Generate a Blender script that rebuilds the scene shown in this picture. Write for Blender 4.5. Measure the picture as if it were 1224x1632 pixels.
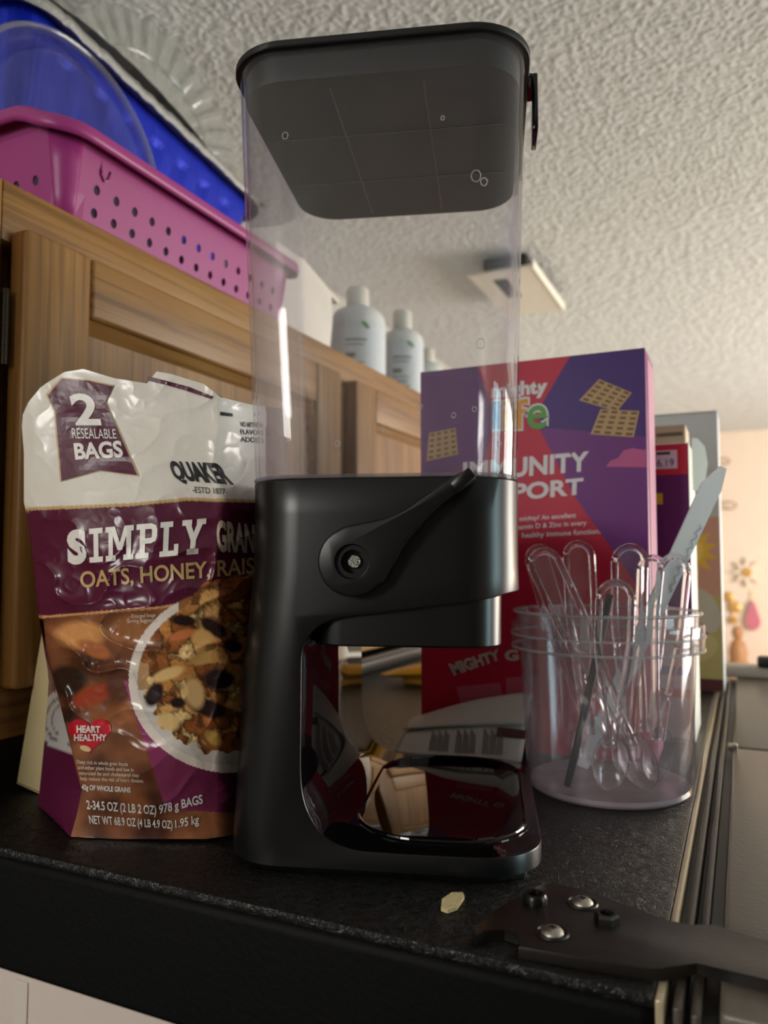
import bpy, bmesh, math, random
import numpy as np
from mathutils import Vector, Matrix

for o in list(bpy.data.objects): bpy.data.objects.remove(o, do_unlink=True)
SC = bpy.context.scene
COL = SC.collection
random.seed(7); RNG = np.random.RandomState(11)

# ------------------------------------------------------------------ camera
# world frame: x runs out of the fridge front, y along the fridge width, z up from the floor
F0 = 1.70                       # height of the fridge top above the floor
CAMH = .166                     # camera height above the fridge top
YAW, PITCH, FPX = math.radians(24.94), math.radians(3.45), 1226.0
cam = bpy.data.cameras.new('camera'); camo = bpy.data.objects.new('camera', cam); COL.objects.link(camo)
cam.sensor_fit = 'HORIZONTAL'; cam.sensor_width = 36; cam.lens = 36 * FPX / 1224
cam.clip_start = .01; cam.clip_end = 50
camo.location = (0, 0, F0 + CAMH)
camo.rotation_euler = (math.radians(90) + PITCH, 0, YAW)
cam.dof.use_dof = True; cam.dof.focus_distance = .43; cam.dof.aperture_fstop = 10.0
SC.camera = camo

# ------------------------------------------------------------------ world, lights, exposure
W = bpy.data.worlds.new('world'); SC.world = W; W.use_nodes = True
W.node_tree.nodes['Background'].inputs[0].default_value = (1, .93, .85, 1)
W.node_tree.nodes['Background'].inputs[1].default_value = .03
def area(name, loc, rot, sx, sy, power, col):
    l = bpy.data.lights.new(name, 'AREA'); l.shape = 'RECTANGLE'; l.size = sx; l.size_y = sy
    l.energy = power; l.color = col
    o = bpy.data.objects.new(name, l); COL.objects.link(o); o.location = loc; o.rotation_euler = rot
    return o
# daylight through the window of the far room, on the right-hand wall
area('window_daylight', (2.3, 3.1, F0 + .05), (0, math.radians(90), 0), 1.3, 1.7, 108, (1, .95, .87))
# cooler window nearer the camera on the same wall
area('window_daylight_cool', (2.3, .7, F0 + .15), (0, math.radians(90), 0), .9, .6, 15, (.62, .93, 1))
l = bpy.data.lights.new('cabinet_warm_fill', 'POINT'); l.energy = 13; l.shadow_soft_size = .10; l.color = (1, .72, .40)
o = bpy.data.objects.new('cabinet_warm_fill', l); COL.objects.link(o); o.location = (1.0, 2.3, F0 + .05)     # added warm fill that brightens the far end of the cabinet
# added fill light, high up behind the camera
area('camera_side_fill', (-.72, -1.5, F0 + .60), (math.radians(80), 0, 0), .5, .5, 13, (1, .97, .92))
SC.view_settings.view_transform = 'Standard'; SC.view_settings.look = 'None'
SC.view_settings.exposure = 0.22; SC.view_settings.gamma = 1.0; SC.view_settings.use_curve_mapping = False
SC.cycles.max_bounces = 10; SC.cycles.transparent_max_bounces = 32; SC.cycles.transmission_bounces = 12
SC.cycles.glossy_bounces = 6; SC.cycles.diffuse_bounces = 4
SC.cycles.sample_clamp_indirect = 4.0; SC.cycles.blur_glossy = .5

# ------------------------------------------------------------------ helpers
CA, SA, CP, SP = math.cos(YAW), math.sin(YAW), math.cos(PITCH), math.sin(PITCH)
VR = Vector((CA, SA, 0)); VF = Vector((-SA * CP, CA * CP, SP)); VU = VR.cross(VF); VC = Vector((0, 0, CAMH))
def ray(x, y): return VR * ((x - 612) / FPX) + VU * ((816 - y) / FPX) + VF
def onpl(x, y, p, n):
    d = ray(x, y); return VC + d * ((Vector(p) - VC).dot(n) / d.dot(n))
def at(x, y, Y): return onpl(x, y, (0, Y, 0), Vector((0, 1, 0)))     # point of the photograph on a surface y = Y

def lin(c):
    c = c / 255.0
    return c / 12.92 if c <= .04045 else ((c + .055) / 1.055) ** 2.4
def rgb(r, g, b): return (lin(r), lin(g), lin(b), 1)

MATS = {}
def newmat(name):
    m = bpy.data.materials.new(name); m.use_nodes = True; nt = m.node_tree
    return m, nt, nt.nodes['Principled BSDF']
def N(nt, t, **kw):
    n = nt.nodes.new(t)
    for k, v in kw.items():
        if k in n.inputs: n.inputs[k].default_value = v
        else: setattr(n, k, v)
    return n
def plain(name, col, rough=.5, metal=0, bump=0, bscale=200, coat=0, spec=.5, var=.06, vscale=12, trans=0):
    """solid colour with a little procedural mottling and fine relief"""
    if name in MATS: return MATS[name]
    m, nt, b = newmat(name)
    tc = N(nt, 'ShaderNodeTexCoord')
    nz = N(nt, 'ShaderNodeTexNoise', Scale=vscale, Detail=4.0); nt.links.new(tc.outputs['Object'], nz.inputs['Vector'])
    mr = N(nt, 'ShaderNodeMapRange'); mr.inputs[3].default_value = 1 - var; mr.inputs[4].default_value = 1 + var
    nt.links.new(nz.outputs['Fac'], mr.inputs[0])
    mx = N(nt, 'ShaderNodeMix', data_type='RGBA', blend_type='MULTIPLY'); mx.inputs[0].default_value = 1
    mx.inputs[6].default_value = col; nt.links.new(mr.outputs[0], mx.inputs[7])
    nt.links.new(mx.outputs[2], b.inputs['Base Color'])
    b.inputs['Roughness'].default_value = rough; b.inputs['Metallic'].default_value = metal
    b.inputs['Specular IOR Level'].default_value = spec; b.inputs['Coat Weight'].default_value = coat
    b.inputs['Coat Roughness'].default_value = .08
    if trans: b.inputs['Transmission Weight'].default_value = trans
    if bump:
        n2 = N(nt, 'ShaderNodeTexNoise', Scale=bscale, Detail=3.0); nt.links.new(tc.outputs['Object'], n2.inputs['Vector'])
        bp = N(nt, 'ShaderNodeBump', Strength=bump, Distance=.002); nt.links.new(n2.outputs['Fac'], bp.inputs['Height'])
        nt.links.new(bp.outputs[0], b.inputs['Normal'])
    MATS[name] = m; return m
def wood(name, axis):
    """oak: grain stretched along axis (0,1,2)"""
    m, nt, b = newmat(name)
    tc = N(nt, 'ShaderNodeTexCoord'); mp = N(nt, 'ShaderNodeMapping')
    s = [26, 26, 26]; s[axis] = 1.3; mp.inputs['Scale'].default_value = s
    nt.links.new(tc.outputs['Object'], mp.inputs['Vector'])
    nz = N(nt, 'ShaderNodeTexNoise', Scale=1.0, Detail=6.0, Roughness=.62, Distortion=.9); nt.links.new(mp.outputs[0], nz.inputs['Vector'])
    mp2 = N(nt, 'ShaderNodeMapping'); s2 = [230, 230, 230]; s2[axis] = 5; mp2.inputs['Scale'].default_value = s2
    nt.links.new(tc.outputs['Object'], mp2.inputs['Vector'])
    n2 = N(nt, 'ShaderNodeTexNoise', Scale=1.0, Detail=2.0); nt.links.new(mp2.outputs[0], n2.inputs['Vector'])
    cr = N(nt, 'ShaderNodeValToRGB'); e = cr.color_ramp.elements
    e[0].position = .30; e[0].color = rgb(124, 84, 40); e[1].position = .70; e[1].color = rgb(166, 122, 66)
    el = cr.color_ramp.elements.new(.49); el.color = rgb(152, 108, 54)
    nt.links.new(nz.outputs['Fac'], cr.inputs[0])
    cr2 = N(nt, 'ShaderNodeValToRGB'); e = cr2.color_ramp.elements
    e[0].position = .38; e[0].color = (.60, .56, .50, 1); e[1].position = .5; e[1].color = (1, 1, 1, 1)
    nt.links.new(n2.outputs['Fac'], cr2.inputs[0])
    mx = N(nt, 'ShaderNodeMix', data_type='RGBA', blend_type='MULTIPLY'); mx.inputs[0].default_value = .8
    nt.links.new(cr.outputs[0], mx.inputs[6]); nt.links.new(cr2.outputs[0], mx.inputs[7])
    nt.links.new(mx.outputs[2], b.inputs['Base Color']); b.inputs['Roughness'].default_value = .42
    bp = N(nt, 'ShaderNodeBump', Strength=.15, Distance=.001); nt.links.new(n2.outputs['Fac'], bp.inputs['Height'])
    nt.links.new(bp.outputs[0], b.inputs['Normal'])
    MATS[name] = m; return m
def clear(name, tint=(.95, .95, .96), edge=(.62, .62, .66), haze=.03, rough=.04, ior=1.45, hazecol=(.8, .8, .8)):
    """thin clear plastic: straight-through transmission, Fresnel gloss, a trace of haze"""
    m = bpy.data.materials.new(name); m.use_nodes = True; nt = m.node_tree; nt.nodes.clear()
    out = N(nt, 'ShaderNodeOutputMaterial')
    lw = N(nt, 'ShaderNodeLayerWeight', Blend=.35)
    cm = N(nt, 'ShaderNodeMix', data_type='RGBA'); cm.inputs[6].default_value = (*tint, 1); cm.inputs[7].default_value = (*edge, 1)
    nt.links.new(lw.outputs['Facing'], cm.inputs[0])
    tr = N(nt, 'ShaderNodeBsdfTransparent'); nt.links.new(cm.outputs[2], tr.inputs[0])
    df = N(nt, 'ShaderNodeBsdfDiffuse'); df.inputs[0].default_value = (*hazecol, 1)
    tl = N(nt, 'ShaderNodeBsdfTranslucent'); tl.inputs[0].default_value = (*hazecol, 1)
    dt = N(nt, 'ShaderNodeMixShader'); dt.inputs[0].default_value = .5
    nt.links.new(df.outputs[0], dt.inputs[1]); nt.links.new(tl.outputs[0], dt.inputs[2])
    nz = N(nt, 'ShaderNodeTexNoise', Scale=40.0, Detail=5.0); tc = N(nt, 'ShaderNodeTexCoord'); nt.links.new(tc.outputs['Object'], nz.inputs['Vector'])
    mr = N(nt, 'ShaderNodeMapRange'); mr.inputs[3].default_value = haze * .5; mr.inputs[4].default_value = haze * 1.5
    nt.links.new(nz.outputs['Fac'], mr.inputs[0])
    m1 = N(nt, 'ShaderNodeMixShader'); nt.links.new(mr.outputs[0], m1.inputs[0])
    nt.links.new(tr.outputs[0], m1.inputs[1]); nt.links.new(dt.outputs[0], m1.inputs[2])
    gl = N(nt, 'ShaderNodeBsdfGlossy'); gl.inputs['Roughness'].default_value = rough
    lf = N(nt, 'ShaderNodeLayerWeight', Blend=.5); pw = N(nt, 'ShaderNodeMath', operation='POWER'); pw.inputs[1].default_value = 4.6; nt.links.new(lf.outputs['Facing'], pw.inputs[0])
    fr = N(nt, 'ShaderNodeMapRange'); fr.inputs[3].default_value = .035; fr.inputs[4].default_value = .75; nt.links.new(pw.outputs[0], fr.inputs[0])
    m2 = N(nt, 'ShaderNodeMixShader'); nt.links.new(fr.outputs[0], m2.inputs[0])
    nt.links.new(m1.outputs[0], m2.inputs[1]); nt.links.new(gl.outputs[0], m2.inputs[2])
    nt.links.new(m2.outputs[0], out.inputs[0]); MATS[name] = m; return m
def glass(name, col=(.97, .96, .98), ior=1.42, rough=.02):
    m = bpy.data.materials.new(name); m.use_nodes = True; nt = m.node_tree; nt.nodes.clear()
    out = N(nt, 'ShaderNodeOutputMaterial'); g = N(nt, 'ShaderNodeBsdfGlass', IOR=ior, Roughness=rough); g.inputs[0].default_value = (*col, 1)
    tr = N(nt, 'ShaderNodeBsdfTransparent'); mx = N(nt, 'ShaderNodeMixShader'); mx.inputs[0].default_value = .12
    nt.links.new(g.outputs[0], mx.inputs[1]); nt.links.new(tr.outputs[0], mx.inputs[2]); nt.links.new(mx.outputs[0], out.inputs[0])
    MATS[name] = m; return m
def vcol(name, rough=.3, coat=0, bump=0):
    """print carried on the mesh as a colour attribute"""
    m, nt, b = newmat(name)
    a = N(nt, 'ShaderNodeAttribute'); a.attribute_name = 'print'; nt.links.new(a.outputs['Color'], b.inputs['Base Color'])
    b.inputs['Roughness'].default_value = rough; b.inputs['Coat Weight'].default_value = coat; b.inputs['Coat Roughness'].default_value = .1; b.inputs['Specular IOR Level'].default_value = .36
    MATS[name] = m; return m

def link(o, parent=None):
    COL.objects.link(o)
    if parent is not None: o.parent = parent
    return o
def mesh_obj(name, verts, faces, mat, parent=None, smooth=False, mats=None, midx=None):
    me = bpy.data.meshes.new(name); me.from_pydata([tuple(v) for v in verts], [], [tuple(f) for f in faces])
    for mm in (mats or [mat]): me.materials.append(mm)
    if midx is not None: me.polygons.foreach_set('material_index', midx)
    if smooth: me.polygons.foreach_set('use_smooth', [True] * len(me.polygons))
    me.update()
    return link(bpy.data.objects.new(name, me), parent)
def bm_obj(name, bm, mat, parent=None, smooth=False, mats=None):
    me = bpy.data.meshes.new(name); bmesh.ops.recalc_face_normals(bm, faces=bm.faces[:])
    bm.to_mesh(me); bm.free()
    for mm in (mats or [mat]): me.materials.append(mm)
    if smooth:
        me.polygons.foreach_set('use_smooth', [True] * len(me.polygons))
        me.set_sharp_from_angle(angle=math.radians(38))
    return link(bpy.data.objects.new(name, me), parent)
def empty(name, loc=(0, 0, 0), rotz=0):
    o = bpy.data.objects.new(name, None); o.empty_display_size = .03; COL.objects.link(o)
    o.location = loc; o.rotation_euler = (0, 0, rotz); return o
def tag(o, label, cat, group=None):
    o['label'] = label; o['category'] = cat
    if group: o['group'] = group
    return o
def struct(o, label, cat):
    o['kind'] = 'structure'; return tag(o, label, cat)
def add_box(bm, x0, x1, y0, y1, z0, z1, bev=0, seg=2, mi=0, M=None):
    r = bmesh.ops.create_cube(bm, size=1)
    vs = r['verts']
    for v in vs: v.co = Vector(((v.co.x + .5) * (x1 - x0) + x0, (v.co.y + .5) * (y1 - y0) + y0, (v.co.z + .5) * (z1 - z0) + z0))
    if bev:
        es = list({e for v in vs for e in v.link_edges})
        rr = bmesh.ops.bevel(bm, geom=es, offset=bev, segments=seg, profile=.5, affect='EDGES')
        vs = list({v for f in rr['faces'] for v in f.verts} | {v for v in vs if v.is_valid})
    if M is not None: bmesh.ops.transform(bm, matrix=M, verts=vs)
    return vs
def box(name, x0, x1, y0, y1, z0, z1, mat, parent=None, bev=0, seg=2, M=None):
    bm = bmesh.new(); add_box(bm, x0, x1, y0, y1, z0, z1, bev, seg, M=M); return bm_obj(name, bm, mat, parent, smooth=bool(bev))
def lathe(name, prof, mat, parent=None, n=48, smooth=True, M=None, close=False):
    vs, fs = [], []
    for r, z in prof:
        for k in range(n):
            a = 2 * math.pi * k / n; vs.append(Vector((r * math.cos(a), r * math.sin(a), z)))
    m = len(prof)
    for i in range(m if close else m - 1):
        j = (i + 1) % m
        for k in range(n): fs.append((i * n + k, i * n + (k + 1) % n, j * n + (k + 1) % n, j * n + k))
    bm = bmesh.new(); bv = [bm.verts.new(v) for v in vs]; bm.verts.ensure_lookup_table()
    for f in fs:
        try: bm.faces.new([bv[i] for i in f])
        except ValueError: pass
    bmesh.ops.remove_doubles(bm, verts=bm.verts[:], dist=1e-6)
    if M is not None: bmesh.ops.transform(bm, matrix=M, verts=bm.verts[:])
    return bm_obj(name, bm, mat, parent, smooth)
def add_tube(bm, pts, r, n=8, cap=True, closed=False, flat=None):
    pts = [Vector(p) for p in pts]; rings = []
    up = Vector((0, 0, 1))
    for i, p in enumerate(pts):
        if closed: d = pts[(i + 1) % len(pts)] - pts[i - 1]
        else: d = pts[min(i + 1, len(pts) - 1)] - pts[max(i - 1, 0)]
        d.normalize()
        a = d.cross(up)
        if a.length < .2: a = d.cross(Vector((1, 0, 0)))
        a.normalize(); b = d.cross(a)
        rr = r[i] if isinstance(r, (list, tuple)) else r
        rings.append([bm.verts.new(p + a * (rr * math.cos(2 * math.pi * k / n)) + b * (rr * math.sin(2 * math.pi * k / n))) for k in range(n)])
    m = len(rings)
    for i in range(m if closed else m - 1):
        A, B = rings[i], rings[(i + 1) % m]
        for k in range(n): bm.faces.new((A[k], A[(k + 1) % n], B[(k + 1) % n], B[k]))
    if cap and not closed: bm.faces.new(rings[0][::-1]); bm.faces.new(rings[-1])
def tube(name, pts, r, mat, parent=None, n=8, closed=False):
    bm = bmesh.new(); add_tube(bm, pts, r, n, closed=closed); return bm_obj(name, bm, mat, parent, True)
def rrect(ul, ur, v0, v1, r, n=8):
    pts = []
    for cx, cy, a0 in ((ur - r, v1 - r, 0), (ul + r, v1 - r, 90), (ul + r, v0 + r, 180), (ur - r, v0 + r, 270)):
        for k in range(n + 1):
            a = math.radians(a0 + 90 * k / n); pts.append((cx + r * math.cos(a), cy + r * math.sin(a)))
    return pts
def loft(bm, rings, n=8, cap0=True, cap1=True):
    """rings: (ul, ur, v0, v1, r, z)"""
    R = []
    for ul, ur, v0, v1, r, z in rings: R.append([bm.verts.new((x, y, z)) for x, y in rrect(ul, ur, v0, v1, r, n)])
    for A, B in zip(R[:-1], R[1:]):
        k = len(A)
        for i in range(k): bm.faces.new((A[i], A[(i + 1) % k], B[(i + 1) % k], B[i]))
    if cap0: bm.faces.new(R[0][::-1])
    if cap1: bm.faces.new(R[-1])
    return R
def add_prism(bm, poly, h0, h1, axis='z', mi=0):
    """polygon (a,b) extruded along z, or (x,z) along y"""
    if axis == 'z': f = lambda p, h: (p[0], p[1], h)
    elif axis == 'y': f = lambda p, h: (p[0], h, p[1])
    else: f = lambda p, h: (h, p[0], p[1])
    A = [bm.verts.new(f(p, h0)) for p in poly]; B = [bm.verts.new(f(p, h1)) for p in poly]; n = len(poly)
    fa = bm.faces.new(A); fb = bm.faces.new(B[::-1])
    for i in range(n): bm.faces.new((A[i], B[i], B[(i + 1) % n], A[(i + 1) % n]))
    return A + B
def crom(pts, n=6, closed=False):
    out = []; m = len(pts)
    for i in range(m if closed else m - 1):
        g = lambda k: Vector(pts[k % m]) if closed else Vector(pts[max(0, min(m - 1, k))])
        p0, p1, p2, p3 = g(i - 1), g(i), g(i + 1), g(i + 2)
        for k in range(n):
            t = k / n
            out.append(.5 * ((2 * p1) + (p2 - p0) * t + (2 * p0 - 5 * p1 + 4 * p2 - p3) * t * t + (3 * p1 - p0 - 3 * p2 + p3) * t ** 3))
    if not closed: out.append(Vector(pts[-1]))
    return out
def apply_mods(o):
    dg = bpy.context.evaluated_depsgraph_get(); dg.update()
    me = bpy.data.meshes.new_from_object(o.evaluated_get(dg)); o.modifiers.clear(); o.data = me
def mod(o, kind, **kw):
    m = o.modifiers.new(kind.lower(), kind)
    for k, v in kw.items(): setattr(m, k, v)
    return m

# ---- lettering: the text is turned to a mesh, fitted to a quad (TL, TR, BR, BL) of a chart and carried onto a surface
_TXT = {}
def text_bm(body, bold):
    key = (body, bold)
    if key not in _TXT:
        c = bpy.data.curves.new('t', 'FONT'); c.body = body; c.size = 1; c.offset = bold; c.resolution_u = 4; c.fill_mode = 'FRONT'
        o = bpy.data.objects.new('t', c); COL.objects.link(o)
        dg = bpy.context.evaluated_depsgraph_get(); dg.update()
        me = bpy.data.meshes.new_from_object(o.evaluated_get(dg))
        _TXT[key] = ([v.co.copy() for v in me.vertices], [tuple(p.vertices) for p in me.polygons])
        bpy.data.objects.remove(o, do_unlink=True); bpy.data.curves.remove(c); bpy.data.meshes.remove(me)
    vs, fs = _TXT[key]
    bm = bmesh.new(); bv = [bm.verts.new(v) for v in vs]; bm.verts.ensure_lookup_table()
    for f in fs:
        try: bm.faces.new([bv[i] for i in f])
        except ValueError: pass
    return bm
def quadmap(q):
    tl, tr, br, bl = [Vector(p) for p in q]
    return lambda s, t: (bl * (1 - s) + br * s) * (1 - t) + (tl * (1 - s) + tr * s) * t
def cut_grid(bm, step):
    xs = [v.co.x for v in bm.verts]; ys = [v.co.y for v in bm.verts]
    for lo, hi, no in ((min(xs), max(xs), (1, 0, 0)), (min(ys), max(ys), (0, 1, 0))):
        k = math.ceil(lo / step)
        while k * step < hi:
            bmesh.ops.bisect_plane(bm, geom=bm.verts[:] + bm.edges[:] + bm.faces[:], plane_co=(k * step, k * step, 0), plane_no=no, dist=1e-6)
            k += 1
def decal(name, bm, surf, mat, parent, step=None):
    if step: cut_grid(bm, step)
    for v in bm.verts: v.co = surf(v.co.x, v.co.y)
    me = bpy.data.meshes.new(name); bm.to_mesh(me); bm.free(); me.materials.append(mat)
    return link(bpy.data.objects.new(name, me), parent)
def letters(body, quad, surf, mat, parent, bold=.0, step=None, name='lettering'):
    bm = text_bm(body, bold)
    xs = [v.co.x for v in bm.verts]; ys = [v.co.y for v in bm.verts]; x0, x1, y0, y1 = min(xs), max(xs), min(ys), max(ys)
    f = quadmap(quad)
    for v in bm.verts:
        p = f((v.co.x - x0) / (x1 - x0), (v.co.y - y0) / (y1 - y0)); v.co = (p.x, p.y, 0)
    return decal(name, bm, surf, mat, parent, step)
def shape(name, polys, surf, mat, parent, step=None):
    bm = bmesh.new()
    for poly in polys:
        f = bm.faces.new([bm.verts.new((p[0], p[1], 0)) for p in poly]); f.normal_update()
        if f.normal.z < 0: f.normal_flip()
    bmesh.ops.triangulate(bm, faces=bm.faces[:])
    return decal(name, bm, surf, mat, parent, step)
def ell(cx, cy, a, b, rot=0, n=28):
    c, s = math.cos(rot), math.sin(rot)
    return [(cx + a * math.cos(t) * c - b * math.sin(t) * s, cy + a * math.cos(t) * s + b * math.sin(t) * c) for t in [2 * math.pi * k / n for k in range(n)]]

# ------------------------------------------------------------------ materials
M_OAKY = wood('oak_horizontal_grain', 1); M_OAKZ = wood('oak_vertical_grain', 2)
M_BLACK = plain('black_satin_plastic', rgb(13, 13, 14), .30, spec=.38, var=.08)
M_BLACKG = plain('black_gloss_plastic', rgb(10, 7, 8), .035, spec=.55, var=.03)
M_LID = plain('black_lid_plastic', rgb(24, 22, 21), .5, var=.1, spec=.3)
M_CLEAR = clear('clear_container_plastic', (.975, .972, .978), (.86, .84, .89), .016)
M_TUB = clear('milky_tub_plastic', (.965, .96, .965), (.80, .79, .82), .04, .08, hazecol=(.92, .90, .93))
M_TUBF = clear('tub_floor_plastic', (.6, .55, .58), (.5, .46, .5), .5, .2, hazecol=(.85, .74, .78))
M_SPOON = glass('clear_spoon_plastic', (.97, .96, .98))
M_WEB = clear('spoon_web_plastic', (.94, .935, .95), (.78, .76, .81), .10, .06)
M_WHITE = plain('white_paint', rgb(222, 216, 205), .6, bump=.1)
M_STEEL = plain('dull_steel', rgb(178, 172, 160), .38, 1, bump=.1)
M_DARKST = plain('dark_hinge_metal', rgb(40, 36, 33), .36, .55, bump=.05, bscale=300)
M_INK = plain('black_ink', rgb(28, 30, 36), .4)
M_WPRINT = plain('white_print', rgb(232, 226, 220), .35)

# ------------------------------------------------------------------ room shell
ZC, XW, YB, XR, YF = .92, -1.03, 5.0, 2.4, -1.6
def popcorn():
    vs, fs = [], []
    def patch(x0, x1, y0, y1, st, amp, passes):
        nx, ny = int((x1 - x0) / st) + 1, int((y1 - y0) / st) + 1
        h = RNG.randn(ny, nx)
        for _ in range(passes):
            h = (np.roll(h, 1, 0) + 2 * h + np.roll(h, -1, 0)) / 4; h = (np.roll(h, 1, 1) + 2 * h + np.roll(h, -1, 1)) / 4
        h /= h.std(); g = RNG.randn(ny, nx)
        for _ in range(7): g = (np.roll(g, 1, 0) + 2 * g + np.roll(g, -1, 0)) / 4; g = (np.roll(g, 1, 1) + 2 * g + np.roll(g, -1, 1)) / 4
        g /= g.std()
        z = np.clip(h + .3 * g, -.9, 1.8) * amp
        z[0, :] = z[-1, :] = 0; z[:, 0] = z[:, -1] = 0
        X, Y = np.meshgrid(np.linspace(x0, x1, nx), np.linspace(y0, y1, ny)); b = sum(len(v) for v in vs)
        vs.append(np.stack([X, Y, ZC - z], -1).reshape(-1, 3))
        i = (np.arange(ny - 1)[:, None] * nx + np.arange(nx - 1)[None, :]).reshape(-1) + b
        fs.append(np.stack([i, i + nx, i + nx + 1, i + 1], -1))
    patch(XW, .62, .45, 1.75, .0024, .00085, 1)
    patch(XW, .62, 1.75, 3.2, .0042, .0010, 1)
    patch(XW, .62, 3.2, YB, .010, .0010, 1)
    q = [[(XW, YF), (XR, YF), (XR, .45), (XW, .45)], [(.62, .45), (XR, .45), (XR, YB), (.62, YB)]]
    b = sum(len(v) for v in vs)
    for k, r in enumerate(q):
        vs.append(np.array([(x, y, ZC) for x, y in r], float)); fs.append(np.array([[b + 4 * k + j for j in (0, 3, 2, 1)]]))
    V = np.concatenate(vs); Fc = np.concatenate(fs)
    me = bpy.data.meshes.new('ceiling'); me.from_pydata(V.tolist(), [], Fc.tolist()); me.materials.append(plain('popcorn_plaster', rgb(200, 202, 202), .9, bump=.5, bscale=260))
    me.polygons.foreach_set('use_smooth', [True] * len(me.polygons)); me.update()
    return link(bpy.data.objects.new('ceiling', me))
struct(popcorn(), 'off-white popcorn-textured ceiling over the whole kitchen', 'ceiling')
M_WALL = plain('warm_wall_paint', rgb(228, 208, 190), .8, bump=.15, bscale=90)
M_WALLK = plain('kitchen_wall_paint', rgb(186, 184, 176), .8, bump=.15, bscale=90)
def slab(name, x0, x1, y0, y1, z0, z1, m, label, cat):
    return struct(box(name, x0, x1, y0, y1, z0, z1, m), label, cat)
slab('floor', XW, XR, YF, YB, -F0 - .05, -F0, plain('floor_vinyl', rgb(146, 136, 124), .5), 'tan vinyl kitchen floor below the refrigerator', 'floor')
slab('wall_left', XW - .08, XW, YF, YB, -F0, ZC + .05, M_WALLK, 'beige kitchen wall behind the oak cabinet', 'wall')
slab('wall_back', XW, XR, YB, YB + .08, -F0, ZC + .05, M_WALL, 'warm lit pinkish wall at the far end of the room', 'wall')
slab('wall_right', XR, XR + .08, YF, YB, -F0, ZC + .05, M_WALL, 'beige wall on the window side of the room', 'wall')
slab('wall_front', XW, XR, YF - .08, YF, -F0, ZC + .05, plain('near_wall_paint', rgb(112, 106, 98), .85), 'beige wall behind the viewer', 'wall')

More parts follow.
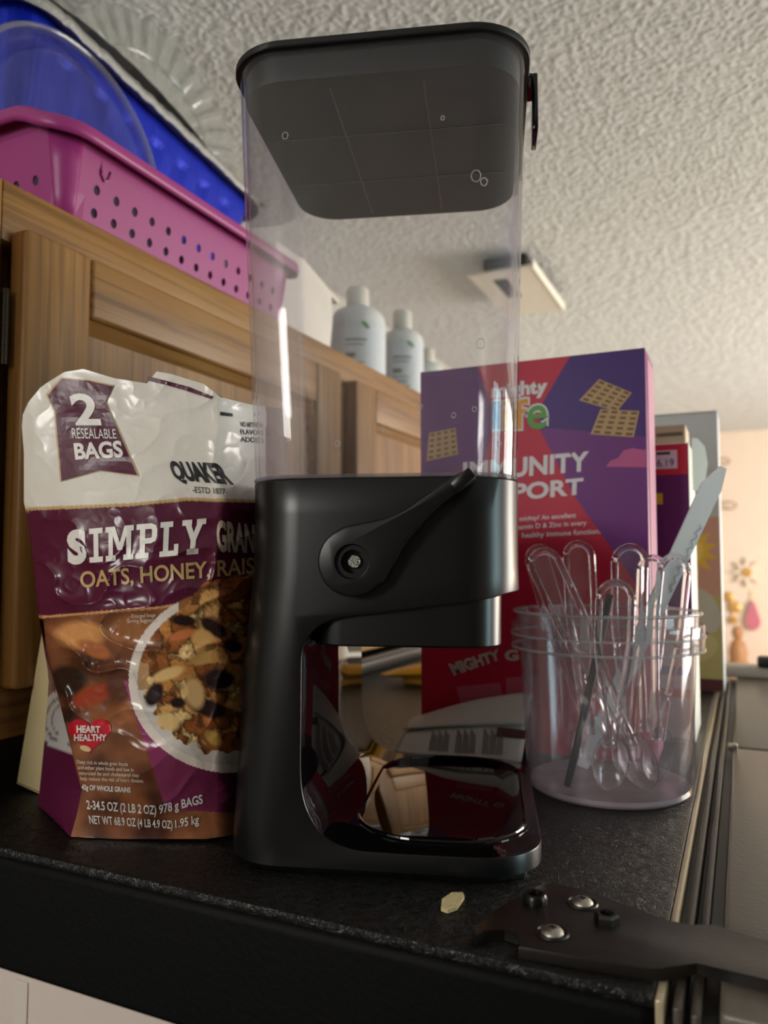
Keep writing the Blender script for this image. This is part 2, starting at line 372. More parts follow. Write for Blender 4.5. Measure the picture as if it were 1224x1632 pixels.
# ------------------------------------------------------------------ refrigerator
def fridge():
    t = tag(empty('refrigerator', (-.4, .77, -F0)), 'black refrigerator with textured top that everything stands on', 'refrigerator')
    inv = Matrix.Translation((.4, -.77, F0))
    m, nt, b = newmat('black_leather_grain_enamel')
    tc = N(nt, 'ShaderNodeTexCoord')
    n1 = N(nt, 'ShaderNodeTexNoise', Scale=170.0, Detail=3.0, Distortion=1.4); nt.links.new(tc.outputs['Object'], n1.inputs['Vector'])
    n2 = N(nt, 'ShaderNodeTexVoronoi', Scale=150.0); n2.feature = 'DISTANCE_TO_EDGE'
    mxv = N(nt, 'ShaderNodeMix', data_type='RGBA'); mxv.inputs[0].default_value = .03
    nt.links.new(tc.outputs['Object'], mxv.inputs[6]); nt.links.new(n1.outputs['Color'], mxv.inputs[7]); nt.links.new(mxv.outputs[2], n2.inputs['Vector'])
    ad = N(nt, 'ShaderNodeMath', operation='ADD'); nt.links.new(n1.outputs['Fac'], ad.inputs[0]); nt.links.new(n2.outputs[0], ad.inputs[1])
    bp = N(nt, 'ShaderNodeBump', Strength=.55, Distance=.0014); nt.links.new(ad.outputs[0], bp.inputs['Height']); nt.links.new(bp.outputs[0], b.inputs['Normal'])
    b.inputs['Base Color'].default_value = rgb(13, 12, 12); b.inputs['Roughness'].default_value = .30; b.inputs['Specular IOR Level'].default_value = .4
    side = plain('black_fridge_side_enamel', rgb(6, 6, 7), .55, bump=.12, bscale=300, spec=.10)
    def P(name, *a, **k):
        o = box(name, *a, parent=t, M=inv, **k); return o
    P('cabinet_body', -.82, -.0345, .317, 1.235, -F0 + .02, -.004, side, bev=.006, seg=3)
    P('top_panel', -.82, -.0345, .3185, 1.2335, -.006, 0, m, bev=.0022, seg=2)
    # gasket channel between cabinet and doors
    strip = plain('gasket_grey', rgb(72, 64, 56), .38, bump=.1); dark = plain('gasket_black', rgb(12, 11, 11), .5)
    P('trim_strip', -.0345, -.0312, .3175, 1.234, -.6, -.0012, plain('trim_highlight', rgb(196, 178, 150), .22, .3, bump=.1), bev=.0008)  # pale colour paints the bright highlight along this edge
    P('gasket', -.0312, -.0285, .3185, 1.233, -.6, -.010, dark)
    P('gasket', -.0283, -.0246, .3185, 1.233, -.6, -.003, strip, bev=.0012)
    P('gasket', -.0244, -.0222, .3185, 1.233, -.6, -.012, dark)
    P('gasket', -.0220, -.0180, .3185, 1.233, -.6, -.004, strip, bev=.0015)
    P('gasket', -.0178, -.0125, .3185, 1.233, -.6, -.008, dark)
    doorm = plain('door_top_sheen_grey', rgb(104, 95, 84), .36, bump=.12, bscale=400, spec=.6)  # black doors lightened: reflected light on their tops is put into the colour
    for y0, y1 in ((.319, .757), (.763, 1.232)):
        P('door', -.0120, .055, y0, y1, -1.2, -.001, doorm, bev=.0025, seg=3)
    # moulded recess corner on the near door end
    P('door_end_cap', -.006, .05, .3165, .3192, -.07, -.012, plain('door_end_plastic', rgb(70, 58, 46), .45), bev=.0012)
    P('end_cap_rib', .0, .004, .3145, .3167, -.045, -.016, plain('door_end_rib', rgb(96, 78, 60), .4), bev=.0008)
    P('end_cap_rib', .0, .03, .3145, .3167, -.049, -.045, MATS['door_end_rib'], bev=.0008)
    # small parts at the split of the two doors
    P('door_stop', -.016, -.008, .752, .758, -.003, .003, M_STEEL, bev=.001)
    P('gap_strip', -.010, .055, .7575, .7625, -.6, -.003, dark)
    # near hinge plate
    outline = [(-.1106, .329), (-.1093, .3413), (-.104, .360), (-.0985, .376), (-.0942, .388), (-.088, .3925), (-.0737, .3891), (-.0531, .3814), (-.0355, .3723), (-.0243, .3723),
               (-.0162, .3781), (.0057, .3709), (.03, .360), (.034, .345), (.030, .337), (.0048, .3379), (-.0207, .3402), (-.0318, .3298), (-.0376, .3271), (-.0884, .3225), (-.0912, .3337),
               (-.0979, .3349), (-.104, .3308), (-.1076, .3242)]
    bm = bmesh.new(); add_prism(bm, [(x, y) for x, y in outline], .0003, .0052)
    es = [e for e in bm.edges if all(v.co.z > .005 for v in e.verts)]
    bmesh.ops.bevel(bm, geom=es, offset=.0008, segments=2, profile=.5, affect='EDGES')
    bmesh.ops.transform(bm, matrix=inv, verts=bm.verts[:])
    hp = bm_obj('hinge_plate', bm, M_DARKST, t, True)
    for x, y in ((-.0719, .3741), (-.0782, .3397)):
        T = inv @ Matrix.Translation((x, y, .0048))
        s = lathe('screw', [(0, .0030), (.0016, .0030), (.0036, .0026), (.0050, .0012), (.0053, 0)], M_STEEL, hp, 24, M=T)
        s['label'] = 'bright steel screw head'
        bm = bmesh.new()
        for a in (0, 90):
            add_box(bm, -.0016, .0016, -.0004, .0004, .0026, .0033, M=T @ Matrix.Rotation(math.radians(a + 20), 4, 'Z'))
        bm_obj('screw_slot', bm, dark, hp)
        bm = bmesh.new(); add_tube(bm, [T @ Vector((.0066 * math.cos(k * .2618), .0066 * math.sin(k * .2618), .0006)) for k in range(24)], .0008, 6, closed=True)
        bm_obj('screw_hole_rim', bm, M_DARKST, hp, True)
    for x, y in ((-.0921, .3661), (-.0585, .3597)):
        T = inv @ Matrix.Translation((x, y, .0048))
        s = lathe('hinge_bushing', [(.0056, 0), (.0056, .0034), (.0048, .0046), (.0033, .0046), (.0029, .0020), (0, .0020)], plain('black_bushing', rgb(26, 23, 21), .28, .5), hp, 6 if x > -.08 else 20, smooth=x < -.08, M=T)
    # far hinge cover at the other end
    bm = bmesh.new(); add_box(bm, -.06, .05, 1.19, 1.232, .0003, .016, .004, 2, M=inv)
    fh = bm_obj('hinge_cover', bm, plain('pale_hinge_cover', rgb(170, 160, 148), .4), t, True)
    bm = bmesh.new(); add_box(bm, .015, .045, 1.186, 1.215, .0155, .030, .004, 2, M=inv); bm_obj('hinge_pin', bm, dark, fh, True)
    return t
fridge()

# sheet on the fridge side, low left
o = box('paper_sheet', -.60, -.2, .3148, .3160, -.40, -.0645, plain('white_sheet_paper', rgb(206, 192, 182), .7, bump=.2, bscale=40), bev=.0003)
tag(o, 'white paper sheet fixed to the black refrigerator side below the granola bag', 'paper')
bm = bmesh.new(); add_box(bm, -.372, -.362, .3138, .3150, -.095, -.067, .0004, 1)
bm_obj('tape_strip', bm, plain('clear_tape', rgb(214, 204, 194), .3), o, True)

# paper crumb lying on the fridge top in front of the dispenser
bm = bmesh.new()
add_prism(bm, [(-.1327, .349), (-.1355, .3575), (-.1338, .3665), (-.1290, .3690), (-.1268, .3655), (-.1262, .3530), (-.1290, .3480)], .0004, .0022)
tag(bm_obj('paper_scrap', bm, plain('cream_scrap', rgb(205, 188, 140), .7, bump=.6, bscale=250)), 'small torn cream scrap on the black top in front of the dispenser', 'scrap')

# ------------------------------------------------------------------ oak wall cabinet above and behind the fridge
XF = -.481                      # plane of the face frame
def cabinet():
    t = tag(empty('wall_cabinet', (-.69, .9, .037)), 'oak wall cabinet with recessed panel doors above the refrigerator', 'cabinet')
    inv = Matrix.Translation((.69, -.9, -.037))
    def P(name, *a, parent=t, **k): return box(name, *a, parent=parent, M=inv, **k)
    xb, y0, y1, z0, z1 = XW + .001, .20, 1.56, .037, .442
    P('carcass', xb, XF - .0195, y0, y1, z0, z1 - .001, M_OAKZ)
    xf0 = XF - .019
    P('frame_stile', xf0, XF, .20, .3765, z0, z1, M_OAKZ, bev=.001)
    P('frame_rail', xf0, XF, .377, 1.50, .3975, z1, M_OAKY, bev=.0012)
    P('frame_rail', xf0, XF, .377, 1.50, z0, .083, M_OAKY, bev=.0012)
    P('frame_stile', xf0, XF, .852, .918, .0832, .3973, M_OAKZ, bev=.001)
    P('frame_stile', xf0, XF, 1.445, 1.56, z0, z1, M_OAKZ, bev=.001)
    for (a, b) in ((.383, .864), (.906, 1.46)):
        d = P('door', XF + .0008, XF + .006, a + .05, b - .05, .115, .362, M_OAKZ)     # the recessed panel carries the door
        x0, x1 = XF + .0006, XF + .0195
        P('stile', x0, x1, a, a + .0615, .0738, .405, M_OAKZ, parent=d, bev=.004, seg=3)
        P('stile', x0, x1, b - .0615, b, .0738, .405, M_OAKZ, parent=d, bev=.004, seg=3)
        P('rail', x0, x1 - .0004, a + .0618, b - .0618, .3555, .405, M_OAKY, parent=d, bev=.004, seg=3)
        P('rail', x0, x1 - .0004, a + .0618, b - .0618, .0738, .124, M_OAKY, parent=d, bev=.004, seg=3)
        # moulded inner edge
        bm = bmesh.new()
        yi0, yi1, zi0, zi1 = a + .0615, b - .0615, .124, .3555
        for w, (p, q) in ((0, ((yi0, zi1), (yi1, zi1))), (1, ((yi0, zi0), (yi1, zi0)))):
            s = -1 if w == 0 else 1
            add_prism(bm, [(XF + .0145, p[1]), (XF + .006, p[1]), (XF + .006, p[1] + s * .010)], p[0], q[0], 'y')
        for yy, s in ((yi0, 1), (yi1, -1)):
            A = [Vector((XF + .0145, yy, 0)), Vector((XF + .006, yy, 0)), Vector((XF + .006, yy + s * .010, 0))]
            va = [bm.verts.new(v + Vector((0, 0, zi0))) for v in A]; vb = [bm.verts.new(v + Vector((0, 0, zi1))) for v in A]
            bm.faces.new(va); bm.faces.new(vb[::-1])
            for i in range(3): bm.faces.new((va[i], vb[i], vb[(i + 1) % 3], va[(i + 1) % 3]))
        bmesh.ops.transform(bm, matrix=inv, verts=bm.verts[:])
        bm_obj('inner_moulding', bm, M_OAKY, d)
        if a < .5:
            h = bmesh.new()
            add_box(h, XF + .0010, XF + .0040, a - .020, a - .008, .306, .357, .0008, 1)
            add_tube(h, [(XF + .0065, a - .0062, .304), (XF + .0065, a - .0062, .359)], .0028, 10)
            for z in (.318, .333, .346): add_tube(h, [(XF + .0065, a - .0062, z), (XF + .0065, a - .0062, z + .0012)], .0032, 10)
            bmesh.ops.transform(h, matrix=inv, verts=h.verts[:])
            bm_obj('hinge', h, plain('dark_bronze', rgb(62, 52, 40), .4, .8), d, True)
    return t
cabinet()

# ------------------------------------------------------------------ things on top of the cabinet
ZT = .442
def basket():
    """magenta storage basket with two rows of round holes, rolled rim"""
    mt = plain('magenta_plastic', rgb(152, 52, 118), .40, spec=.4, var=.04)
    t = tag(empty('storage_basket', (-.60, .60, ZT)), 'magenta plastic storage basket with round holes on the cabinet top', 'basket')
    inv = Matrix.Translation((.60, -.60, -ZT))
    x0, x1, y0, y1, zb, zt = -.755, -.497, .447, .775, ZT + .001, .518
    def wall(P0, P1, nrm):
        """wall with holes between two plan points; flares outward to the top"""
        bm = bmesh.new(); P0, P1, nrm = Vector((*P0, 0)), Vector((*P1, 0)), Vector((*nrm, 0)); L = (P1 - P0).length; ax = (P1 - P0) / L
        H = zt - zb; fl = .010
        def S(a, z): k = (z - zb) / H; return P0 + ax * a + nrm * (fl * k) + Vector((0, 0, z))
        pit = .0226; n = int((L - .012) / pit); off = (L - n * pit) / 2
        rows = [(ZT + .008, ZT + .0275), (ZT + .0275, ZT + .047)]
        def quad(a0, a1, za, zb_):
            v = [bm.verts.new(S(a, z)) for a, z in ((a0, za), (a1, za), (a1, zb_), (a0, zb_))]; bm.faces.new(v)
        quad(0, L, zb, rows[0][0]); quad(0, L, rows[1][1], zt)
        for r, (za, zc) in enumerate(rows):
            quad(0, off, za, zc); quad(L - off, L, za, zc)
            for k in range(n):
                a0 = off + k * pit; a1 = a0 + pit; ca, cz = (a0 + a1) / 2, (za + zc) / 2; m = 16; R = .0042
                inner, outer = [], []
                for i in range(m):
                    an = 2 * math.pi * i / m; c, s = math.cos(an), math.sin(an); q = max(abs(c), abs(s))
                    inner.append(bm.verts.new(S(ca + R * c * .85, cz + R * s)))
                    outer.append(bm.verts.new(S(ca + c / q * pit / 2, cz + s / q * (zc - za) / 2)))
                for i in range(m): bm.faces.new((inner[i], outer[i], outer[(i + 1) % m], inner[(i + 1) % m]))
        bmesh.ops.remove_doubles(bm, verts=bm.verts[:], dist=2e-5)
        bmesh.ops.transform(bm, matrix=inv, verts=bm.verts[:])
        o = bm_obj('side_wall', bm, mt, t); mod(o, 'SOLIDIFY', thickness=.0022, offset=0); return o
    rc = .009
    wall((x1, y0 + rc), (x1, y1 - rc), (1, 0)); wall((x0, y1 - rc), (x0, y0 + rc), (-1, 0))
    wall((x0 + rc, y0), (x1 - rc, y0), (0, -1)); wall((x1 - rc, y1), (x0 + rc, y1), (0, 1))
    # rounded corners
    for cx, cy, a0 in ((x1 - rc, y0 + rc, 270), (x1 - rc, y1 - rc, 0), (x0 + rc, y1 - rc, 90), (x0 + rc, y0 + rc, 180)):
        bm = bmesh.new(); g = []
        for i in range(9):
            a = math.radians(a0 + 90 * i / 8); row = []
            for k in range(4):
                z = zb + (zt - zb) * k / 3; r = rc + .010 * k / 3
                row.append(bm.verts.new((cx + r * math.cos(a), cy + r * math.sin(a), z)))
            g.append(row)
        for i in range(8):
            for k in range(3): bm.faces.new((g[i][k], g[i + 1][k], g[i + 1][k + 1], g[i][k + 1]))
        bmesh.ops.transform(bm, matrix=inv, verts=bm.verts[:])
        o = bm_obj('corner_wall', bm, mt, t, True); mod(o, 'SOLIDIFY', thickness=.0022, offset=0)
    box('base', x0 + .003, x1 - .003, y0 + .003, y1 - .003, zb, zb + .0025, mt, t, M=inv)
    # rolled rim, raised as a grip on the short ends
    bm = bmesh.new(); prof = [(-.001, -.003), (.003, .002), (.008, .003), (.0125, 0), (.0135, -.006), (.0122, -.011)]
    ring = rrect(x0 - .010, x1 + .010, y0 - .010, y1 + .010, rc + .010, 8); rows = []
    cx, cy = (x0 + x1) / 2, (y0 + y1) / 2
    # densify the short ends
    pts = []
    for i in range(len(ring)):
        p, q = Vector(ring[i]), Vector(ring[(i + 1) % len(ring)]); k = max(1, int((q - p).length / .012))
        for j in range(k): pts.append(p.lerp(q, j / k))
    m = len(pts)
    for i in range(m):
        p = pts[i]; d = (pts[(i + 1) % m] - pts[i - 1]).normalized(); nn = Vector((d.y, -d.x))
        lift = .0
        if abs(p.y - cy) > (y1 - y0) / 2 - .004:
            u = max(0, min(1, ((x1 - x0) / 2 + .012 - abs(p.x - cx)) / .05)); lift = .017 * (u * u * (3 - 2 * u))
        rows.append([bm.verts.new((p.x + nn.x * a, p.y + nn.y * a, zt + b + lift)) for a, b in prof] + [bm.verts.new((p.x - nn.x * .001, p.y - nn.y * .001, zt - .004))])
    for i in range(m):
        A, B = rows[i], rows[(i + 1) % m]
        for k in range(len(prof) - 1): bm.faces.new((A[k], A[k + 1], B[k + 1], B[k]))
        bm.faces.new((A[0], B[0], B[-1], A[-1]))
    bmesh.ops.transform(bm, matrix=inv, verts=bm.verts[:])
    o = bm_obj('rim', bm, mt, t, True); mod(o, 'SOLIDIFY', thickness=.002, offset=0)
    # clip moulding near the corner
    bm = bmesh.new()
    add_tube(bm, [inv @ Vector((x1 + .0085, y0 + .030 + a, b)) for a, b in ((0, .505), (.0005, .494), (.0045, .4895), (.009, .492), (.0105, .500))], .0013, 8)
    bm_obj('clip', bm, mt, t, True)
    return t
basket()

# round clear lid standing in the basket
def clear_lid():
    m = clear('smoky_clear_lid', (.80, .80, .84), (.62, .62, .68), .07, .08, hazecol=(.6, .6, .68))
    T = Matrix.Translation((-.617, .5616, .5755)) @ Matrix.Rotation(math.radians(90 - 2), 4, 'Y')
    t = tag(lathe('container_lid', [(0, .004), (.092, .004), (.100, .0065), (.104, .0035), (.110, .0035), (.114, .010), (.119, .011), (.123, .006), (.1245, 0), (.1245, -.004)], m, None, 72, M=T),
            'round clear plastic lid standing upright in the magenta basket', 'lid')
    o = bpy.data.objects['container_lid']
    bm = bmesh.new()
    add_tube(bm, [T @ Vector((.121 * math.cos(k * math.pi / 36), .121 * math.sin(k * math.pi / 36), .0095)) for k in range(72)], .0026, 8, closed=True)
    bm_obj('rim_bead', bm, clear('lid_bead_plastic', (.85, .85, .88), (.5, .5, .56), .16, .08), o, True)
clear_lid()

# dark storage bin filling the basket behind the lid
def bin_():
    t = tag(empty('storage_bin', (-.70, .60, ZT + .004)), 'dark blue storage bin inside the magenta basket behind the clear lid', 'bin')
    m = plain('dark_blue_bin', rgb(26, 28, 66), .4); inv = Matrix.Translation((.70, -.60, -ZT - .004))
    bm = bmesh.new(); loft(bm, [(-.742, -.645, .475, .742, .02, ZT + .004), (-.748, -.640, .468, .750, .02, .575)], 6, True, False)
    bmesh.ops.transform(bm, matrix=inv, verts=bm.verts[:]); o = bm_obj('body', bm, m, t, True); mod(o, 'SOLIDIFY', thickness=.002, offset=1)
    bm = bmesh.new(); loft(bm, [(-.750, -.638, .466, .752, .02, .5755), (-.750, -.638, .466, .752, .02, .581)], 6)
    bmesh.ops.transform(bm, matrix=inv, verts=bm.verts[:]); bm_obj('cover', bm, m, t, True)
bin_()

def foil_pan():
    """blue-coated aluminium roasting pan, fluted sides, crimped silver rim"""
    t = empty('roasting_pan', (-.745, .71, .588)); tag(t, 'blue foil roasting pan with crimped silver rim on the cabinet top', 'pan')
    t.rotation_euler = (math.radians(-3.2), 0, math.radians(3.5))
    m, nt, b = newmat('blue_foil'); tc = N(nt, 'ShaderNodeTexCoord'); mp = N(nt, 'ShaderNodeMapping'); mp.inputs['Scale'].default_value = (160, 160, 7)
    nt.links.new(tc.outputs['Object'], mp.inputs[0]); nz = N(nt, 'ShaderNodeTexNoise', Scale=1.0, Detail=3.0); nt.links.new(mp.outputs[0], nz.inputs['Vector'])
    bp = N(nt, 'ShaderNodeBump', Strength=.5, Distance=.002); nt.links.new(nz.outputs['Fac'], bp.inputs['Height']); nt.links.new(bp.outputs[0], b.inputs['Normal'])
    b.inputs['Base Color'].default_value = rgb(4, 30, 158); b.inputs['Metallic'].default_value = .35; b.inputs['Roughness'].default_value = .45; b.inputs['Specular IOR Level'].default_value = .25
    sil = plain('silver_foil', rgb(205, 205, 202), .34, .9, bump=.5, bscale=240)
    hx, hy, H = .108, .222, .118
    def ringpts(k, flute):
        w = k; ax = hx - .018 * (1 - w); ay = hy - .018 * (1 - w); pts = []
        base = rrect(-ax, ax, -ay, ay, .035, 10); n = len(base); per = 0
        out = []
        for i in range(n):
            p, q = Vector(base[i]), Vector(base[(i + 1) % n]); L = (q - p).length; s = max(1, int(round(L / .0062)))
            for j in range(s): out.append(p.lerp(q, j / s))
        res = []; acc = 0
        for i, p in enumerate(out):
            d = (out[(i + 1) % len(out)] - out[i - 1]).normalized(); nn = Vector((d.y, -d.x)); ph = (i % 8)
            f = -.0022 if ph in (3, 4) else (-.001 if ph in (2, 5) else 0)
            res.append(p + nn * f * flute)
        return res
    levels = [(0, 0), (.06, .3), (.15, 1), (.72, 1), (.80, .15), (.9, 0), (1, 0)]
    R = [ringpts(k, f) for k, f in levels]; n = min(len(r) for r in R)
    def resample(r, n): return [r[int(i * len(r) / n)] for i in range(n)]
    R = [resample(r, n) for r in R]
    vs, fs = [], []
    for (k, f), r in zip(levels, R): vs += [(p.x, p.y, k * H) for p in r]
    for j in range(len(R) - 1):
        for i in range(n): fs.append((j * n + i, j * n + (i + 1) % n, (j + 1) * n + (i + 1) % n, (j + 1) * n + i))
    fs.append(tuple(range(n - 1, -1, -1)))
    mesh_obj('shell', vs, fs, m, t)
    # rim: flat flange with a crimped rolled edge
    bm = bmesh.new(); base = resample(R[-1], n); prof = [(-.001, .001), (.006, .0015), (.0115, .004), (.0150, .003), (.0165, -.002), (.0160, -.009)]; rows = []
    for i, p in enumerate(base):
        d = (base[(i + 1) % n] - base[i - 1]).normalized(); nn = Vector((d.y, -d.x)); w = random.uniform(-.0007, .0007)
        rows.append([bm.verts.new((p.x + nn.x * (a + (w if a > .01 else 0)), p.y + nn.y * (a + (w if a > .01 else 0)), H + b_ + (w if a > .006 else 0))) for a, b_ in prof])
    for i in range(n):
        A, B = rows[i], rows[(i + 1) % n]
        for k in range(len(prof) - 1): bm.faces.new((A[k], A[k + 1], B[k + 1], B[k]))
    o = bm_obj('rim', bm, sil, t); mod(o, 'SOLIDIFY', thickness=.0012, offset=1); o['label'] = 'crimped silver rim'
    # loose foil cover tucked over the rim
    V, Fc, nx, ny = [], [], 14, 40
    for j in range(ny):
        for i in range(nx):
            u, v = i / (nx - 1), j / (ny - 1); V.append(((u * 2 - 1) * (hx + .010), (v * 2 - 1) * (hy + .008), H + .006 + .020 * math.sin(math.pi * min(1, v * 1.35)) * (.6 + .4 * u) + random.uniform(-.0009, .0009)))
    Fc = [(j * nx + i, j * nx + i + 1, (j + 1) * nx + i + 1, (j + 1) * nx + i) for j in range(ny - 1) for i in range(nx - 1)]
    o = mesh_obj('foil_cover', V, Fc, sil, t); mod(o, 'SOLIDIFY', thickness=.0006)
    return t
foil_pan()

def platter():
    """clear cut-crystal style plastic platter standing in the pan"""
    m = clear('clear_crystal_plastic', (.88, .885, .87), (.70, .71, .68), .32, .1, hazecol=(.72, .72, .70))
    T = Matrix.Translation((-.725, .795, .758)) @ Matrix.Rotation(math.radians(90 - 6), 4, 'Y') @ Matrix.Rotation(math.radians(8), 4, 'X')
    n = 120; vs, fs = [], []; prof = [(0, 0), (.03, 0), (.06, 0), (.085, .001), (.100, .004), (.125, .012), (.146, .016), (.150, .015)]
    for r, z in prof:
        for k in range(n):
            a = 2 * math.pi * k / n; zz = z; rr = r
            if .095 < r < .149: zz += .0035 * (1 if k % 4 < 2 else -1) * (1 if r > .11 else .4)
            if r > .149: rr += .004 * math.cos(a * 24)
            vs.append(T @ Vector((rr * math.cos(a), rr * math.sin(a), zz)))
    for j in range(len(prof) - 1):
        for i in range(n): fs.append((j * n + i, j * n + (i + 1) % n, (j + 1) * n + (i + 1) % n, (j + 1) * n + i))
    o = mesh_obj('serving_platter', vs, fs, m, None, False); mod(o, 'SOLIDIFY', thickness=.002, offset=0)
    tag(o, 'clear ribbed plastic serving platter standing in the blue foil pan', 'platter')
    bm = bmesh.new()
    add_tube(bm, [T @ Vector((.101 * math.cos(k * math.pi / 30), .101 * math.sin(k * math.pi / 30), .007)) for k in range(60)], .0022, 6, closed=True)
    bm_obj('inner_bead', bm, m, o, True)
platter()

# white paper packet between basket and bottles
def packet():
    m = plain('white_packet_paper', rgb(226, 220, 208), .55, bump=.5, bscale=22)
    t = tag(empty('paper_packet', (-.575, .875, ZT)), 'white folded paper packet between the magenta basket and the bottles', 'packet')
    inv = Matrix.Translation((.575, -.875, -ZT))
    bm = bmesh.new()
    prof = [(.800, ZT + .001), (.940, ZT + .001), (.945, .505), (.945, .545), (.865, .566), (.800, .566)]
    add_prism(bm, prof, -.622, -.520, 'x'); bmesh.ops.bevel(bm, geom=bm.edges[:], offset=.005, segments=2, profile=.5, affect='EDGES')
    bmesh.ops.transform(bm, matrix=inv, verts=bm.verts[:]); bm_obj('body', bm, m, t, True)
    bm = bmesh.new(); add_prism(bm, [(.868, .567), (.945, .547), (.972, .541), (.969, .536), (.944, .5405), (.868, .560)], -.619, -.523, 'x')
    bmesh.ops.transform(bm, matrix=inv, verts=bm.verts[:]); bm_obj('top_flap', bm, m, t)
packet()

def bottle(name, x, y, R, zsh, ztop, rc, label, marks=True):
    t = tag(empty(name, (x, y, ZT)), label, 'bottle', 'white supplement bottles on the cabinet')
    h = zsh - ZT; H = ztop - ZT
    wm = plain('white_bottle_plastic', rgb(226, 230, 226), .32, var=.03)
    lathe('body', [(0, .001), (R * .94, .001), (R, .004), (R, h - R * .55), (R * .96, h - R * .3), (R * .8, h - R * .08), (R * .6, h + R * .03), (rc * .9, h + R * .08), (rc * .9, H - .02), (0, H - .02)], wm, t, 40)
    bm = bmesh.new(); pr = [(rc, h + R * .12), (rc, H - .003), (rc - .002, H), (0, H)]
    lathe('cap', pr, plain('white_cap_plastic', rgb(222, 220, 206), .4), t, 40); bm.free()
    # wrap-around label
    lathe('paper_label', [(R + .0004, .006), (R + .0004, h - R * .62)], plain('bottle_label_paper', rgb(214, 222, 226), .45, var=.1, vscale=90), t, 40)
    gm = plain('green_leaf_print', rgb(92, 150, 70), .5); gy = plain('grey_label_print', rgb(120, 130, 132), .5)
    def surf(u, z):
        a = math.radians(-62) + u / R; return Vector(((R + .0009) * math.cos(a), (R + .0009) * math.sin(a), z))
    hz = h - R * .62
    shape('leaf_mark', [ell(.012, hz - .008, .008, .0035, -.7)], surf, gm, t, .004)
    for k, (w, dz, hh) in enumerate(((.034, .030, .003), (.030, .038, .002), (.016, .052, .008), (.030, .066, .002), (.026, .074, .002), (.03, .082, .002))):
        if dz + hh < hz: shape('label_line', [[(-.02, hz - dz), (-.02 + w, hz - dz), (-.02 + w, hz - dz - hh), (-.02, hz - dz - hh)]], surf, gy, t, .004)
    return t
bottle('supplement_bottle', -.553, 1.088, .0450, .5645, .600, .0185, 'white supplement bottle beside the white packet, nearest of the row')
bottle('supplement_bottle', -.550, 1.262, .038, .576, .614, .0175, 'second white supplement bottle from the white packet, green marks on label')
bottle('supplement_bottle', -.552, 1.385, .034, .545, .575, .016, 'white supplement bottle farthest back, half hidden by the cereal box')

